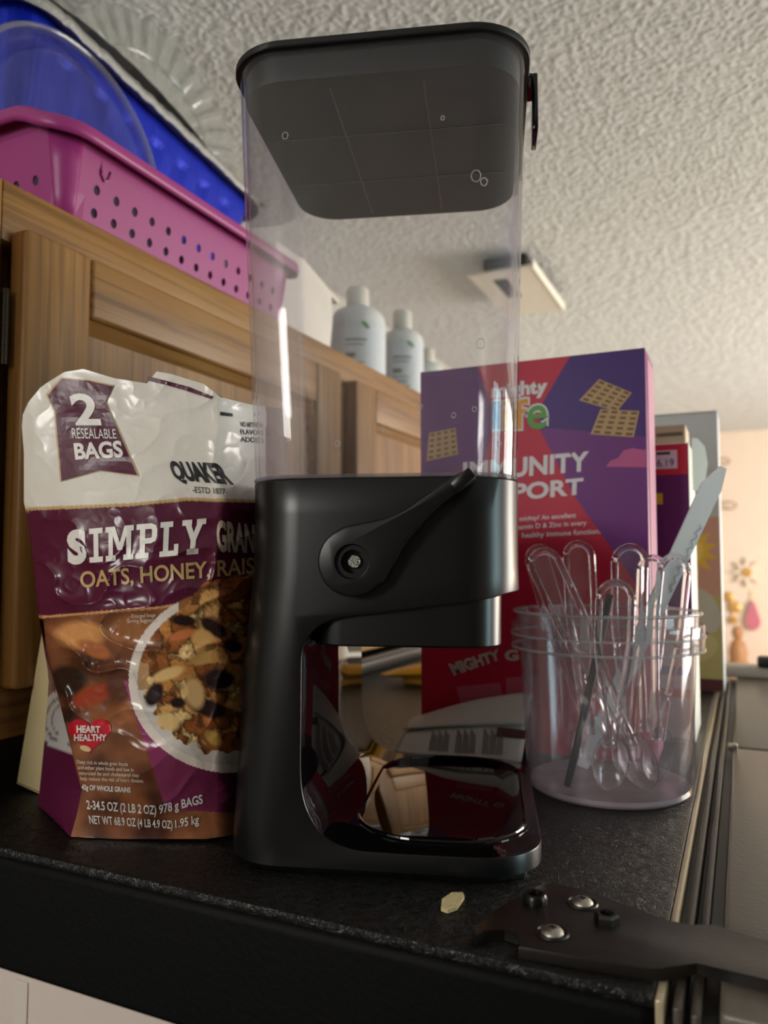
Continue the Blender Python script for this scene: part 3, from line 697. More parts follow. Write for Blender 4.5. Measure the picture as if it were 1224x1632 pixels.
# ------------------------------------------------------------------ cereal dispenser
def dispenser():
    t = tag(empty('cereal_dispenser', (-.1686, .3725, 0), math.radians(17)), 'tall black cereal dispenser with clear hopper and side lever', 'dispenser')
    # --- body: lofted shell, opening cut through it
    rings = [(-.0910, .0745, .002, .197, .030, .0006), (-.0945, .078, -.001, .200, .033, .004), (-.0945, .078, -.001, .200, .033, .014), (-.0935, .0775, -.0008, .199, .033, .030),
             (-.0915, .073, -.0004, .195, .034, .070), (-.0900, .0695, 0, .192, .034, .105), (-.0872, .0678, .0005, .188, .034, .135), (-.0850, .0672, .001, .184, .034, .160),
             (-.0847, .0672, .0012, .182, .034, .190), (-.0852, .0675, .0012, .182, .034, .2085), (-.0842, .0665, .0022, .181, .033, .2098)]
    bm = bmesh.new(); loft(bm, rings, 10); body = bm_obj('body', bm, M_BLACK, None, mats=[M_BLACK, M_BLACKG])
    prof = [(.14, .0142), (.05, .0137), (.0, .0137), (-.0214, .0148), (-.0365, .0211), (-.0451, .0336), (-.0486, .0498), (-.0488, .080), (-.0488, .112)]
    prof = [(p.x, p.y) for p in crom([(*p, 0) for p in prof], 5)]
    up = [(-.0484, .1165), (-.0466, .1215), (-.0405, .1291), (-.0286, .1342), (-.0083, .1368), (.025, .1414), (.0511, .1448), (.0672, .1482), (.14, .158)]
    prof += [(p.x, p.y) for p in crom([(*p, 0) for p in up], 4)]
    bm = bmesh.new(); add_prism(bm, prof, -.05, .26, 'y')
    for f in bm.faces: f.material_index = 0
    cut = bm_obj('cut', bm, M_BLACKG)
    mb = mod(body, 'BOOLEAN', operation='DIFFERENCE', object=cut, solver='EXACT'); mb.material_mode = 'TRANSFER'
    apply_mods(body); bpy.data.objects.remove(cut, do_unlink=True)
    bmb = bmesh.new(); bmb.from_mesh(body.data)
    es = [e for e in bmb.edges if len(e.link_faces) == 2 and e.calc_face_angle(0) > math.radians(50)]
    bmesh.ops.bevel(bmb, geom=es, offset=.0009, segments=2, profile=.5, affect='EDGES')
    bmb.to_mesh(body.data); bmb.free()
    body.data.polygons.foreach_set('use_smooth', [True] * len(body.data.polygons)); body.data.set_sharp_from_angle(angle=math.radians(38))
    body.parent = t
    # --- chute under the hopper
    bm = bmesh.new(); loft(bm, [(-.046, .0562, .0065, .172, .018, .1186), (-.047, .0572, .0055, .173, .019, .1196), (-.047, .0576, .0055, .173, .019, .1500)], 8)
    bm_obj('chute', bm, M_BLACK, t, True)
    # --- drip tray
    bm = bmesh.new(); loft(bm, [(-.030, .0735, .012, .194, .044, .0139), (-.030, .0735, .012, .194, .044, .0148), (-.0285, .072, .0135, .1925, .043, .0153)], 10, True, True)
    tr = bm_obj('tray', bm, M_BLACKG, t, True)
    bm = bmesh.new(); add_tube(bm, [(x, y, .0153) for x, y in rrect(-.0265, .0705, .0150, .1905, .041, 12)], .0013, 8, closed=True)
    bm_obj('tray_rim', bm, M_BLACKG, tr, True)
    # --- lever with hub and raised tip
    c = Vector((-.0201, .1643)); R = .0184
    arc = [(c.x + R * math.cos(math.radians(a)), c.y + R * math.sin(math.radians(a))) for a in range(125, 325, 12)]
    side2 = crom([(-.0038, .1530, 0), (.0020, .1630, 0), (.0085, .1735, 0), (.0210, .1883, 0), (.0330, .1990, 0), (.0449, .2066, 0)], 5)
    side1 = crom([(.0400, .2122, 0), (.0300, .2066, 0), (.0186, .1990, 0), (.0080, .1918, 0), (-.0015, .1876, 0), (-.0130, .1850, 0), (-.0240, .1830, 0)], 5)
    poly = arc + [(p.x, p.y) for p in side2] + [(p.x, p.y) for p in side1]
    bm = bmesh.new(); add_prism(bm, poly, -.0090, .0020, 'y')
    bmesh.ops.recalc_face_normals(bm, faces=bm.faces[:])
    es = [e for e in bm.edges if all(v.co.y < -.0085 for v in e.verts)]
    bmesh.ops.bevel(bm, geom=es, offset=.0016, segments=3, profile=.5, affect='EDGES')
    lev = bm_obj('lever', bm, M_BLACK, None, True)
    cuts = []
    for r0, r1, d0, d1 in ((.0102, .0086, -.012, -.0062), (.0064, .0062, -.012, .0010)):
        Tm = Matrix.Translation((c.x, 0, c.y)) @ Matrix.Rotation(math.radians(90), 4, 'X')
        k = lathe('cut', [(0, -d0), (r0, -d0), (r1, -d1), (0, -d1)], M_BLACK, None, 32, False, M=Tm); cuts.append(k)
        mod(lev, 'BOOLEAN', operation='DIFFERENCE', object=k, solver='EXACT')
    apply_mods(lev)
    for k in cuts: bpy.data.objects.remove(k, do_unlink=True)
    lev.data.polygons.foreach_set('use_smooth', [True] * len(lev.data.polygons)); lev.data.set_sharp_from_angle(angle=math.radians(32)); lev.parent = t
    Tm = Matrix.Translation((c.x, -.0005, c.y)) @ Matrix.Rotation(math.radians(90), 4, 'X')
    s = lathe('hub_screw', [(0, .0012), (.0018, .0014), (.0034, .0008), (.0040, -.001)], plain('chrome', rgb(200, 198, 192), .15, 1, bump=.8, bscale=900), lev, 18, M=Tm); s['label'] = 'chrome screw inside the hub'
    bm = bmesh.new()
    Mt = Matrix.Translation((.0405, -.0100, .2078)) @ Matrix.Rotation(math.radians(-41), 4, 'Y')
    add_box(bm, -.0095, .0035, -.0055, .0035, -.0031, .0031, .0012, 2, M=Mt); bm_obj('lever_tip', bm, M_BLACK, lev, True)
    # --- hopper: double-walled clear shell, open at the top
    out = [(-.0840, .0663, .0026, .1806, .032, .2088), (-.0846, .0670, .0022, .1810, .032, .2130), (-.0870, .0685, .0016, .182, .031, .270), (-.0905, .0708, .0008, .1835, .030, .350), (-.0945, .0735, -.0004, .1855, .030, .4400), (-.0950, .0740, -.0008, .1860, .030, .4518)]
    bm = bmesh.new(); Ro = loft(bm, out, 12, False, False)
    Ri = loft(bm, [(a + .0022, b - .0022, c_ + .0022, d - .0022, r - .0018, z + (.0022 if i == 0 else 0)) for i, (a, b, c_, d, r, z) in enumerate(out)], 12, True, False)
    A, B = Ro[-1], Ri[-1]; n = len(A)
    for i in range(n): bm.faces.new((A[i], A[(i + 1) % n], B[(i + 1) % n], B[i]))
    hop = bm_obj('hopper', bm, M_CLEAR, t, True); hop['label'] = 'clear plastic hopper'
    # thick edge ring at the joint of hopper and body
    bm = bmesh.new(); add_tube(bm, [(x, y, .2106) for x, y in rrect(-.0843, .0667, .0024, .1808, .032, 12)], .0011, 8, closed=True)
    bm_obj('joint_ring', bm, clear('joint_plastic', (.75, .74, .78), (.5, .48, .55), .1), hop, True)
    # --- lid: plug and flange
    bm = bmesh.new(); loft(bm, [(-.0915, .0705, .0028, .1825, .028, .4358), (-.0918, .0708, .0025, .1828, .028, .4372), (-.0918, .0708, .0025, .1828, .028, .4520)], 12, True, True)
    lid = bm_obj('lid', bm, M_LID, t, True)
    bm = bmesh.new(); loft(bm, [(-.0975, .0765, -.0028, .1885, .033, .4520), (-.0980, .0770, -.0034, .1890, .034, .4526), (-.0980, .0770, -.0034, .1890, .034, .4556), (-.0965, .0755, -.0020, .1875, .033, .4568)], 12)
    bm_obj('lid_flange', bm, M_LID, lid, True)
    for k in (1, 2):
        bm = bmesh.new(); u = -.0915 + .162 * k / 3; add_box(bm, u - .0004, u + .0004, .012, .174, .4352, .4362); bm_obj('lid_rib', bm, plain('lid_rib_plastic', rgb(62, 60, 58), .4), lid)
        bm = bmesh.new(); v = .0028 + .18 * k / 3; add_box(bm, -.083, .062, v - .0004, v + .0004, .4352, .4362); bm_obj('lid_rib', bm, plain('lid_rib_plastic', rgb(62, 60, 58), .4), lid)
    bm = bmesh.new(); add_box(bm, .0765, .0795, .046, .072, .4535, .4562, .0006, 1); add_box(bm, .0790, .0822, .046, .072, .4215, .4562, .0010, 2)
    bm_obj('lid_latch', bm, M_BLACKG, lid, True)
    # --- water marks on the hopper wall
    wm = clear('water_mark', (.93, .93, .93), (.7, .7, .7), .22, .1)
    for u, z, r in ((.0458, .3715, .0032), (.0500, .3680, .0022), (-.0610, .2310, .0016), (-.0300, .2280, .0016), (.0475, .2800, .0028), (.0330, .2420, .0014), (.0440, .2450, .0014), (.0150, .2470, .0017), (-.0050, .2350, .0012), (.0570, .2260, .0013), (-.060, .402, .0020), (.028, .405, .0012)):
        k = (z - .21) / .24; v = .0016 - .0022 * k - .0002
        bm = bmesh.new(); add_tube(bm, [(u + r * math.cos(a) * .8, v, z + r * math.sin(a)) for a in [2 * math.pi * i / 14 for i in range(14)]], .00035, 6, closed=True)
        bm_obj('water_mark', bm, wm, hop, True)
    return t
dispenser()

# ------------------------------------------------------------------ granola bag
from mathutils import noise as NZ
def sstep(a, b, x): t = max(0., min(1., (x - a) / (b - a))); return t * t * (3 - 2 * t)
B0 = Vector((-.3355, .3585, 0)); BA = math.radians(20.7); BN = Vector((math.sin(BA), -math.cos(BA), 0))
XL = [(590, 60), (610, 48), (660, 33), (720, 38), (800, 38), (850, 48), (985, 62), (1080, 85), (1180, 110), (1260, 130), (1300, 122), (1336, 112)]
YT = [(33, 680), (40, 640), (52, 618), (80, 593), (110, 588), (170, 603), (226, 611), (236, 592), (262, 596), (320, 612), (350, 633), (400, 645), (458, 652)]
def interp(tab, x): return float(np.interp(x, [a for a, _ in tab], [b for _, b in tab]))
def bag_h(px, py):
    xl = interp(XL, py); s = max(0, min(1, (px - xl) / (372 - xl))); v = (py - 595) / 740
    w = (.10 + .90 * sstep(.02, .42, v)) * (1 - .92 * sstep(.80, 1.0, v))
    h = .026 * (math.sin(math.pi * min(1, s * .93 + .0)) ** .75) * w
    if px > 345: h -= .10 * ((px - 345) / 113) ** 1.75
    e = sstep(0, .06, s) * sstep(0, .03, v + .004) * (1 - .8 * sstep(.95, 1, v))
    p = Vector((px / 62., py / 62., .3)); q = Vector((px / 23., py / 23., 4.1))
    n1 = 1 - abs(NZ.noise(p)) * 2.1; n2 = 1 - abs(NZ.noise(q)) * 2.0
    loc = .24 + 1.0 * math.exp(-(((px - 130) / 95) ** 2 + ((py - 1060) / 120) ** 2)) + .7 * math.exp(-(((px - 395) / 40) ** 2)) + .35 * math.exp(-((py - 900) / 60) ** 2) + .0
    h += e * loc * (.0046 * max(0, n1) ** 2.4 + .0007 * max(0, n2) ** 2 + .0020 * NZ.noise(Vector((px / 38., py / 70., 9))))
    return h
def bag_pt(px, py, d=0.0):
    r = ray(px, py); t = (B0 - VC).dot(BN) / r.dot(BN); p = VC + r * (t - d); p.z = max(p.z, .0006); return p
def bag_surf(px, py): return bag_pt(px, py, bag_h(px, py) + .00055)
def L3(r, g, b): return np.array([lin(r), lin(g), lin(b)])
def bag_paint(X, Y):
    n = len(X); C = np.tile(L3(226, 220, 210), (n, 1))
    def put(m, col, a=1.0):
        C[m] = C[m] * (1 - a) + (col if col.ndim == 1 else col[m]) * a
    nzs = np.array([[NZ.noise(Vector((x / 45., y / 45., 2.))), NZ.noise(Vector((x / 16., y / 16., 5.))), NZ.noise(Vector((x / 5., y / 5., 8.)))] if y > 905 else (0, 0, 0) for x, y in zip(X, Y)])
    top = np.interp(X, [40, 206, 299, 401, 460], [814, 807, 798, 801, 804]); bot = np.interp(X, [50, 60, 257, 300, 350, 400, 460], [984, 982, 966, 958, 940, 915, 900])
    gold = L3(196, 164, 112); mar = L3(86, 22, 52)
    put((Y > top - 5) & (Y <= top), gold); put((Y > top) & (Y < bot), mar); put((Y >= bot) & (Y < bot + 4), L3(206, 150, 100))
    low = Y >= bot + 4
    k = np.clip(.5 + nzs[:, 0] * .9, 0, 1)[:, None]; br = L3(74, 40, 28) * (1 - k) + L3(158, 98, 62) * k
    br = br * (1 + .25 * nzs[:, 1:2]); put(low, br)
    def blob(cx, cy, a, b, col, rot=0, soft=.35, m0=None):
        c, s = math.cos(rot), math.sin(rot); dx, dy = X - cx, Y - cy
        d = np.sqrt(((dx * c + dy * s) / a) ** 2 + ((-dx * s + dy * c) / b) ** 2); al = np.clip((1 - d) / soft, 0, 1)
        if m0 is not None: al = al * m0
        al = (al * low)[:, None]; C[:] = C * (1 - al) + col * al
    blob(128, 1012, 46, 26, L3(214, 150, 92)); blob(150, 1035, 34, 14, L3(176, 104, 62), .4); blob(105, 1085, 42, 30, L3(44, 26, 20), -.2)
    blob(150, 1108, 44, 18, L3(158, 62, 36), -.4); blob(215, 1000, 40, 20, L3(150, 96, 54)); blob(95, 1140, 30, 16, L3(56, 34, 26)); blob(190, 1090, 26, 40, L3(92, 50, 34))
    # bowl
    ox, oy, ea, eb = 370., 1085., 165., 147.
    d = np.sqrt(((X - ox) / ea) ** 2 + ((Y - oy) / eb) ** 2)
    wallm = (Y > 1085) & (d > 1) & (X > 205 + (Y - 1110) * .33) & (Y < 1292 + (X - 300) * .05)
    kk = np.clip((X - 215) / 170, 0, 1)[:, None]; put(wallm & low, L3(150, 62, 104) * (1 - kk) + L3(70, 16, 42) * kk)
    rim = (d <= 1) & (d > .915); put(rim & (Y > bot - 40), L3(226, 212, 202)); put(rim & (Y < 1000) & (X > 285), L3(150, 100, 60))
    heap = (((X - 372) / 78) ** 2 + ((Y - 985) / 66) ** 2 + nzs[:, 1] * .25) < 1
    inn = (d <= .915) | heap; low = low | inn
    put(inn, L3(206, 198, 190))
    put(inn & (d > .78) & (Y < 1100), L3(182, 140, 98))
    # granola: clusters as irregular cells
    rs = np.random.RandomState(5); S = np.stack([rs.uniform(222, 470, 120), rs.uniform(925, 1232, 120)], 1)
    pal = np.array([L3(214, 160, 96), L3(190, 128, 68), L3(228, 190, 130), L3(164, 98, 50), L3(202, 146, 80), L3(140, 80, 40)]); pc = rs.randint(0, 6, 120)
    wx = X + nzs[:, 1] * 12; wy = Y + nzs[:, 2] * 6
    idx = np.where(inn)[0]
    D = np.sqrt((wx[idx, None] - S[None, :, 0]) ** 2 + (wy[idx, None] - S[None, :, 1]) ** 2)
    o2 = np.partition(D, 1, 1)[:, :2]; ci = D.argmin(1); edge = np.clip((o2[:, 1] - o2[:, 0]) / 7, .35, 1)
    gx, gy = X[idx], Y[idx]; gran = ((((gx - 366) / 136) ** 2 + ((gy - 1058) / 140) ** 2 + nzs[idx, 1] * .4) < 1) | heap[idx]
    col = pal[pc[ci]] * edge[:, None] * (1 + .35 * nzs[idx, 2:3] + .25 * nzs[idx, 1:2])
    C[idx[gran]] = np.clip(col[gran], 0, 1)
    for bx in ((293, 989, 24, 10, .1), (341, 1001, 30, 13, .6), (246, 1107, 15, 24, .5), (349, 1083, 29, 20, .1), (330, 1128, 40, 16, .3), (372, 1030, 18, 12, .2), (283, 1120, 14, 10, 0)):
        blob(bx[0], bx[1], bx[2], bx[3], L3(38, 22, 24), bx[4], .3, inn)
    for bx in ((325, 1049, 30, 12, -.25, (206, 160, 92)), (336, 1178, 26, 15, .7, (150, 92, 40)), (340, 1176, 19, 11, .7, (206, 164, 84)), (268, 1074, 32, 11, -.35, (226, 184, 122)), (268, 1150, 22, 17, .3, (222, 184, 124)), (310, 1105, 18, 30, -.2, (218, 178, 122)), (322, 1015, 22, 14, .2, (220, 172, 104)), (290, 1012, 26, 9, -.3, (206, 120, 74))):
        blob(bx[0], bx[1], bx[2], bx[3], L3(*bx[5]), bx[4], .35, inn)
    fold = X > 424; put(fold, L3(104, 40, 58))
    return np.clip(C, 0, 1)
def set_print(me, C):
    ca = me.color_attributes.new('print', 'FLOAT_COLOR', 'POINT'); a = np.ones((len(C), 4), np.float32); a[:, :3] = C; ca.data.foreach_set('color', a.ravel())
def bag():
    t = tag(empty('granola_bag', (B0.x, B0.y, 0)), 'white and maroon granola bag with a bowl picture left of the dispenser', 'bag')
    inv = Matrix.Translation((-B0.x, -B0.y, 0))
    foil = vcol('glossy_printed_foil', .25, .2)
    NXx, NY = 250, 440; xs, ys = [], []
    for j in range(NY):
        tt = j / (NY - 1)
        for i in range(NXx):
            s = i / (NXx - 1); p0 = 33 + s * 425; y = interp(YT, p0) * (1 - tt) + (1337 if p0 < 300 else 1337 - .12 * (p0 - 300)) * tt
            xl = interp(XL, y) if tt > .05 else max(interp(XL, y), 33)
            xs.append(xl + (458 - xl) * s); ys.append(y)
    V = [inv @ bag_pt(x, y, bag_h(x, y)) for x, y in zip(xs, ys)]
    Fc = [(j * NXx + i, (j + 1) * NXx + i, (j + 1) * NXx + i + 1, j * NXx + i + 1) for j in range(NY - 1) for i in range(NXx - 1)]
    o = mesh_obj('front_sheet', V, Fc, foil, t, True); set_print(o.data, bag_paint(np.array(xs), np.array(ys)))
    # left gusset
    XBk = [(985, 62), (1080, 78), (1180, 71), (1290, 60), (1312, 74)]; V, Fc, C = [], [], []
    for j in range(60):
        k = j / 59; yf = 985 + 351 * k; yb = 985 + 325 * k
        for i in range(14):
            s = i / 13; x = interp(XL, yf) * (1 - s) + interp(XBk, yb) * s; y = yf * (1 - s) + yb * s
            d = bag_h(interp(XL, yf), yf) * (1 - s) - .055 * s * sstep(985, 1120, y) + .006 * math.sin(math.pi * s)
            V.append(inv @ bag_pt(x, y, d)); r = math.hypot(x - 112, y - 1148)
            C.append(L3(196, 190, 186) if r < 52 and not (38 < r < 42 or 28 < r < 31) else (L3(120, 112, 110) if r < 52 else L3(92, 26, 58)))
    Fc = [(j * 14 + i, j * 14 + i + 1, (j + 1) * 14 + i + 1, (j + 1) * 14 + i) for j in range(59) for i in range(13)]
    o = mesh_obj('side_gusset', V, Fc, foil, t, True); set_print(o.data, np.array(C))
    # back sheet
    V, Fc, nx, ny = [], [], 30, 40
    for j in range(ny):
        tt = j / (ny - 1)
        for i in range(nx):
            s = i / (nx - 1); p0 = 33 + s * 425; y = interp(YT, p0) * (1 - tt) + 1312 * tt; xl = interp(XL, y) if y < 985 else interp(XBk, y)
            x = xl + (458 - xl) * s; g = .055 * sstep(985, 1120, y) * (1 - s) + .10 * s + .03 * math.sin(math.pi * s)
            d = -bag_h(x, y) + .001; k = sstep(0, .28, tt); V.append(inv @ bag_pt(x, y, -(d * (1 - k) + max(d, g) * k)))
    Fc = [(j * nx + i, j * nx + i + 1, (j + 1) * nx + i + 1, (j + 1) * nx + i) for j in range(ny - 1) for i in range(nx - 1)]
    mesh_obj('back_sheet', V, Fc, plain('maroon_foil', rgb(92, 26, 58), .3), t, True)
    # print on the front
    S = lambda x, y: inv @ bag_surf(x, y)
    S2 = lambda x, y: inv @ (bag_pt(x, y, bag_h(x, y) + .0010))
    wp, mp, gp, ip = M_WPRINT, plain('maroon_print', rgb(84, 22, 50), .30, spec=.36), plain('tan_print', rgb(196, 164, 112), .35), M_INK
    fl = [(99, 603), (140, 607), (180, 615), (168, 641), (193, 698), (218, 757), (158, 749), (98, 766), (93, 710), (88, 656), (76, 630)]
    c = (143, 690); shape('banner_border', [[(c[0] + (x - c[0]) * 1.05, c[1] + (y - c[1]) * 1.025) for x, y in fl]], S, gp, t, 7)
    b = shape('banner', [fl], S2, mp, t, 7)
    S3 = lambda x, y: inv @ (bag_pt(x, y, bag_h(x, y) + .0015))
    letters('2', [(108, 627), (152, 627), (162, 678), (121, 678)], S3, wp, t, .03, 7)
    letters('RESEALABLE', [(114, 682), (184, 684), (186, 699), (116, 699)], S3, gp if False else wp, t, 0, 7)
    letters('BAGS', [(117, 706), (193, 702), (197, 729), (120, 733)], S3, wp, t, .035, 7)
    letters('QUAKER', [(267, 734), (352, 738), (378, 779), (280, 770)], S, ip, t, .045, 7)
    letters('-ESTD 1877-', [(306, 775), (362, 779), (363, 788), (307, 785)], S, ip, t, 0, 7)
    for k, w in enumerate(('NO ARTIFICIAL', 'FLAVORS', 'ADDED')):
        y = 672 + k * 12; letters(w, [(383, y), (420, y + 2), (420, y + 10), (384, y + 8)], S, ip, t, .02, 7)
    shape('small_print_bar', [[(351, 656), (371, 659), (371, 664), (351, 662)]], S, ip, t, 7)
    shape('torn_strip_print', [[(235, 599), (262, 606), (300, 616), (340, 632), (336, 636), (298, 623), (260, 612), (234, 606)]], S, mp, t, 7)
    # slab-serif product name
    slab_f = {
        'I': (.56, [(.18, .0, .38, 1.0), (.0, .0, .56, .16), (.0, .84, .56, 1.0)]),
        'L': (.78, [(.14, .0, .36, 1.0), (.0, .84, .52, 1.0), (.0, .0, .78, .16), (.60, .0, .78, .34)]),
        'P': (.86, [(.14, .0, .36, 1.0), (.0, .0, .52, .16), (.0, .84, .62, 1.0), (.3, .42, .64, .58), [(.60, 1.0), (.80, .93), (.86, .80), (.86, .62), (.80, .48), (.60, .42), (.60, .58), (.64, .62), (.64, .80), (.60, .84)]]),
        'M': (1.16, [(.12, .0, .30, 1.0), (.86, .0, 1.06, 1.0), (.0, .0, .42, .16), (.74, .0, 1.16, .16), (.0, .84, .30, 1.0), (.86, .84, 1.16, 1.0), [(.18, 1.0), (.38, 1.0), (.68, .30), (.50, .30)], [(.98, 1.0), (.78, 1.0), (.50, .30), (.68, .30)]]),
        'Y': (.98, [(.38, .0, .60, .46), (.24, .0, .74, .16), (.0, .84, .40, 1.0), (.60, .84, .98, 1.0), [(.10, .92), (.34, .92), (.60, .40), (.38, .40)], [(.88, .92), (.64, .92), (.38, .40), (.60, .40)]]),
    }
    quad = [(106, 846), (329, 826), (325, 882), (108, 900)]; qm = quadmap(quad); adv = {'S': .80}
    tot = sum((adv[c] if c == 'S' else slab_f[c][0]) + .12 for c in 'SIMPLY') - .12; x = 0
    for ch in 'SIMPLY':
        wd = .80 if ch == 'S' else slab_f[ch][0]
        if ch == 'S':
            q = [qm(u, v) for u, v in ((x / tot, 1.02), ((x + wd) / tot, 1.02), ((x + wd) / tot, -.02), (x / tot, -.02))]
            letters('S', [tuple(p) for p in q], S, wp, t, .06, 7)
        else:
            polys = []
            for r in slab_f[ch][1]:
                P = [(r[0], r[1]), (r[2], r[1]), (r[2], r[3]), (r[0], r[3])] if isinstance(r, tuple) else r
                polys.append([tuple(qm((x + a) / tot, b)) for a, b in P])
            shape('lettering', polys, S, wp, t, 7)
        x += wd + .12
    letters('GRANOLA', [(344, 828), (452, 842), (450, 884), (347, 880)], S, plain('cream_print', rgb(204, 190, 172), .35), t, .04, 5)
    letters('OATS, HONEY, RAISINS', [(127, 911), (452, 884), (452, 915), (129, 942)], S, gp, t, .02, 7)
    hp = []
    for k in range(40):
        a = 2 * math.pi * k / 40; hx = 16 * math.sin(a) ** 3; hy = 13 * math.cos(a) - 5 * math.cos(2 * a) - 2 * math.cos(3 * a) - math.cos(4 * a); hp.append((143 + hx * 2.15, 1169 - hy * 1.95))
    shape('heart', [hp], S, plain('red_heart_print', rgb(196, 22, 44), .25, coat=.2), t, 7)
    letters('HEART', [(122, 1156), (160, 1157), (160, 1168), (122, 1168)], S2, wp, t, .04, 7); letters('HEALTHY', [(118, 1170), (170, 1170), (170, 1181), (118, 1181)], S2, wp, t, .04, 7)
    shape('oat_print', [ell(136, 1193, 9, 4.5, .3)], S2, plain('oat_print', rgb(220, 190, 140), .5), t, 7)
    pp = plain('pale_small_print', rgb(214, 200, 184), .4)
    for k, (w, r) in enumerate((('Diets rich in whole grain foods', 204), ('and other plant foods and low in', 213), ('saturated fat and cholesterol may', 222), ('help reduce the risk of heart disease.', 229))):
        y = 1211 + k * 8.8; xl = 122 + k * 2; letters(w, [(xl, y), (r, y + 4), (r, y + 12), (xl, y + 8)], S, pp, t, .01, 9)
    letters('42g OF WHOLE GRAINS', [(130, 1250), (208, 1255), (208, 1266), (130, 1261)], S, wp, t, .03, 9)
    letters('2-34.5 OZ (2 LB 2 OZ)', [(137, 1275), (249, 1284), (249, 1303), (139, 1294)], S, wp, t, .02, 7); letters('978 g BAGS', [(253, 1283), (322, 1266), (324, 1285), (254, 1302)], S, wp, t, .02, 7)
    letters('NET WT 68.9 OZ (4 LB 4.9 OZ)', [(141, 1299), (275, 1308), (275, 1325), (144, 1317)], S, wp, t, .01, 7); letters('1.95 kg', [(279, 1307), (317, 1298), (317, 1317), (280, 1324)], S, wp, t, .01, 7)
    letters('Enlarged Image', [(210, 979), (248, 977), (248, 985), (210, 987)], S, pp, t, 0, 9); letters('Serving Suggestion', [(203, 987), (250, 985), (250, 993), (203, 995)], S, pp, t, 0, 9)
bag()

# slim cream carton leaning behind the bag
def slim_carton():
    t = tag(empty('slim_carton', (-.452, .3985, 0)), 'slim cream cardboard carton leaning behind the granola bag', 'carton'); t.rotation_euler = (0, math.radians(11), 0)
    m = plain('cream_card', rgb(232, 212, 160), .7, bump=.2, bscale=60)
    box('body', -.0245, 0, 0, .055, .0015, .205, m, t, bev=.0008); box('bottom_flap', -.0245, .0, .0003, .055, .0002, .0013, plain('card_flap_edge', rgb(190, 166, 116), .8), t)
slim_carton()

# ------------------------------------------------------------------ cereal boxes behind the dispenser
def carton(name, label, x0, x1, y0, y1, z1, mat, sidemat, topmat=None):
    t = tag(empty(name, ((x0 + x1) / 2, (y0 + y1) / 2, 0)), label, 'box'); inv = Matrix.Translation((-(x0 + x1) / 2, -(y0 + y1) / 2, 0))
    b = box('board', x0, x1, y0 + .0006, y1, .0004, z1, sidemat, t, bev=.0009, M=inv)
    box('front_panel', x0 + .0006, x1 - .0006, y0, y0 + .0008, .001, z1 - .0006, mat, t, M=inv)
    if topmat: box('top_flap', x0 + .001, x1 - .001, y0 + .001, y1 - .001, z1, z1 + .0012, topmat, t, M=inv)
    return t, inv
def clip_poly(poly, x0, x1, z0, z1):
    """keep a printed polygon (x, z) inside its panel"""
    def cl(P, f, g):
        out = []
        for i in range(len(P)):
            a, b = P[i - 1], P[i]; fa, fb = f(a), f(b)
            if (fa >= 0) != (fb >= 0): t_ = fa / (fa - fb); out.append((a[0] + (b[0] - a[0]) * t_, a[1] + (b[1] - a[1]) * t_))
            if fb >= 0: out.append(b)
        return out
    for f in (lambda p: p[0] - x0, lambda p: x1 - p[0], lambda p: p[1] - z0, lambda p: z1 - p[1]):
        poly = cl(poly, f, None)
        if len(poly) < 3: return None
    return poly
def gcol(*c): return plain('print_%d_%d_%d' % c, rgb(*c), .46, var=.05, spec=.35)
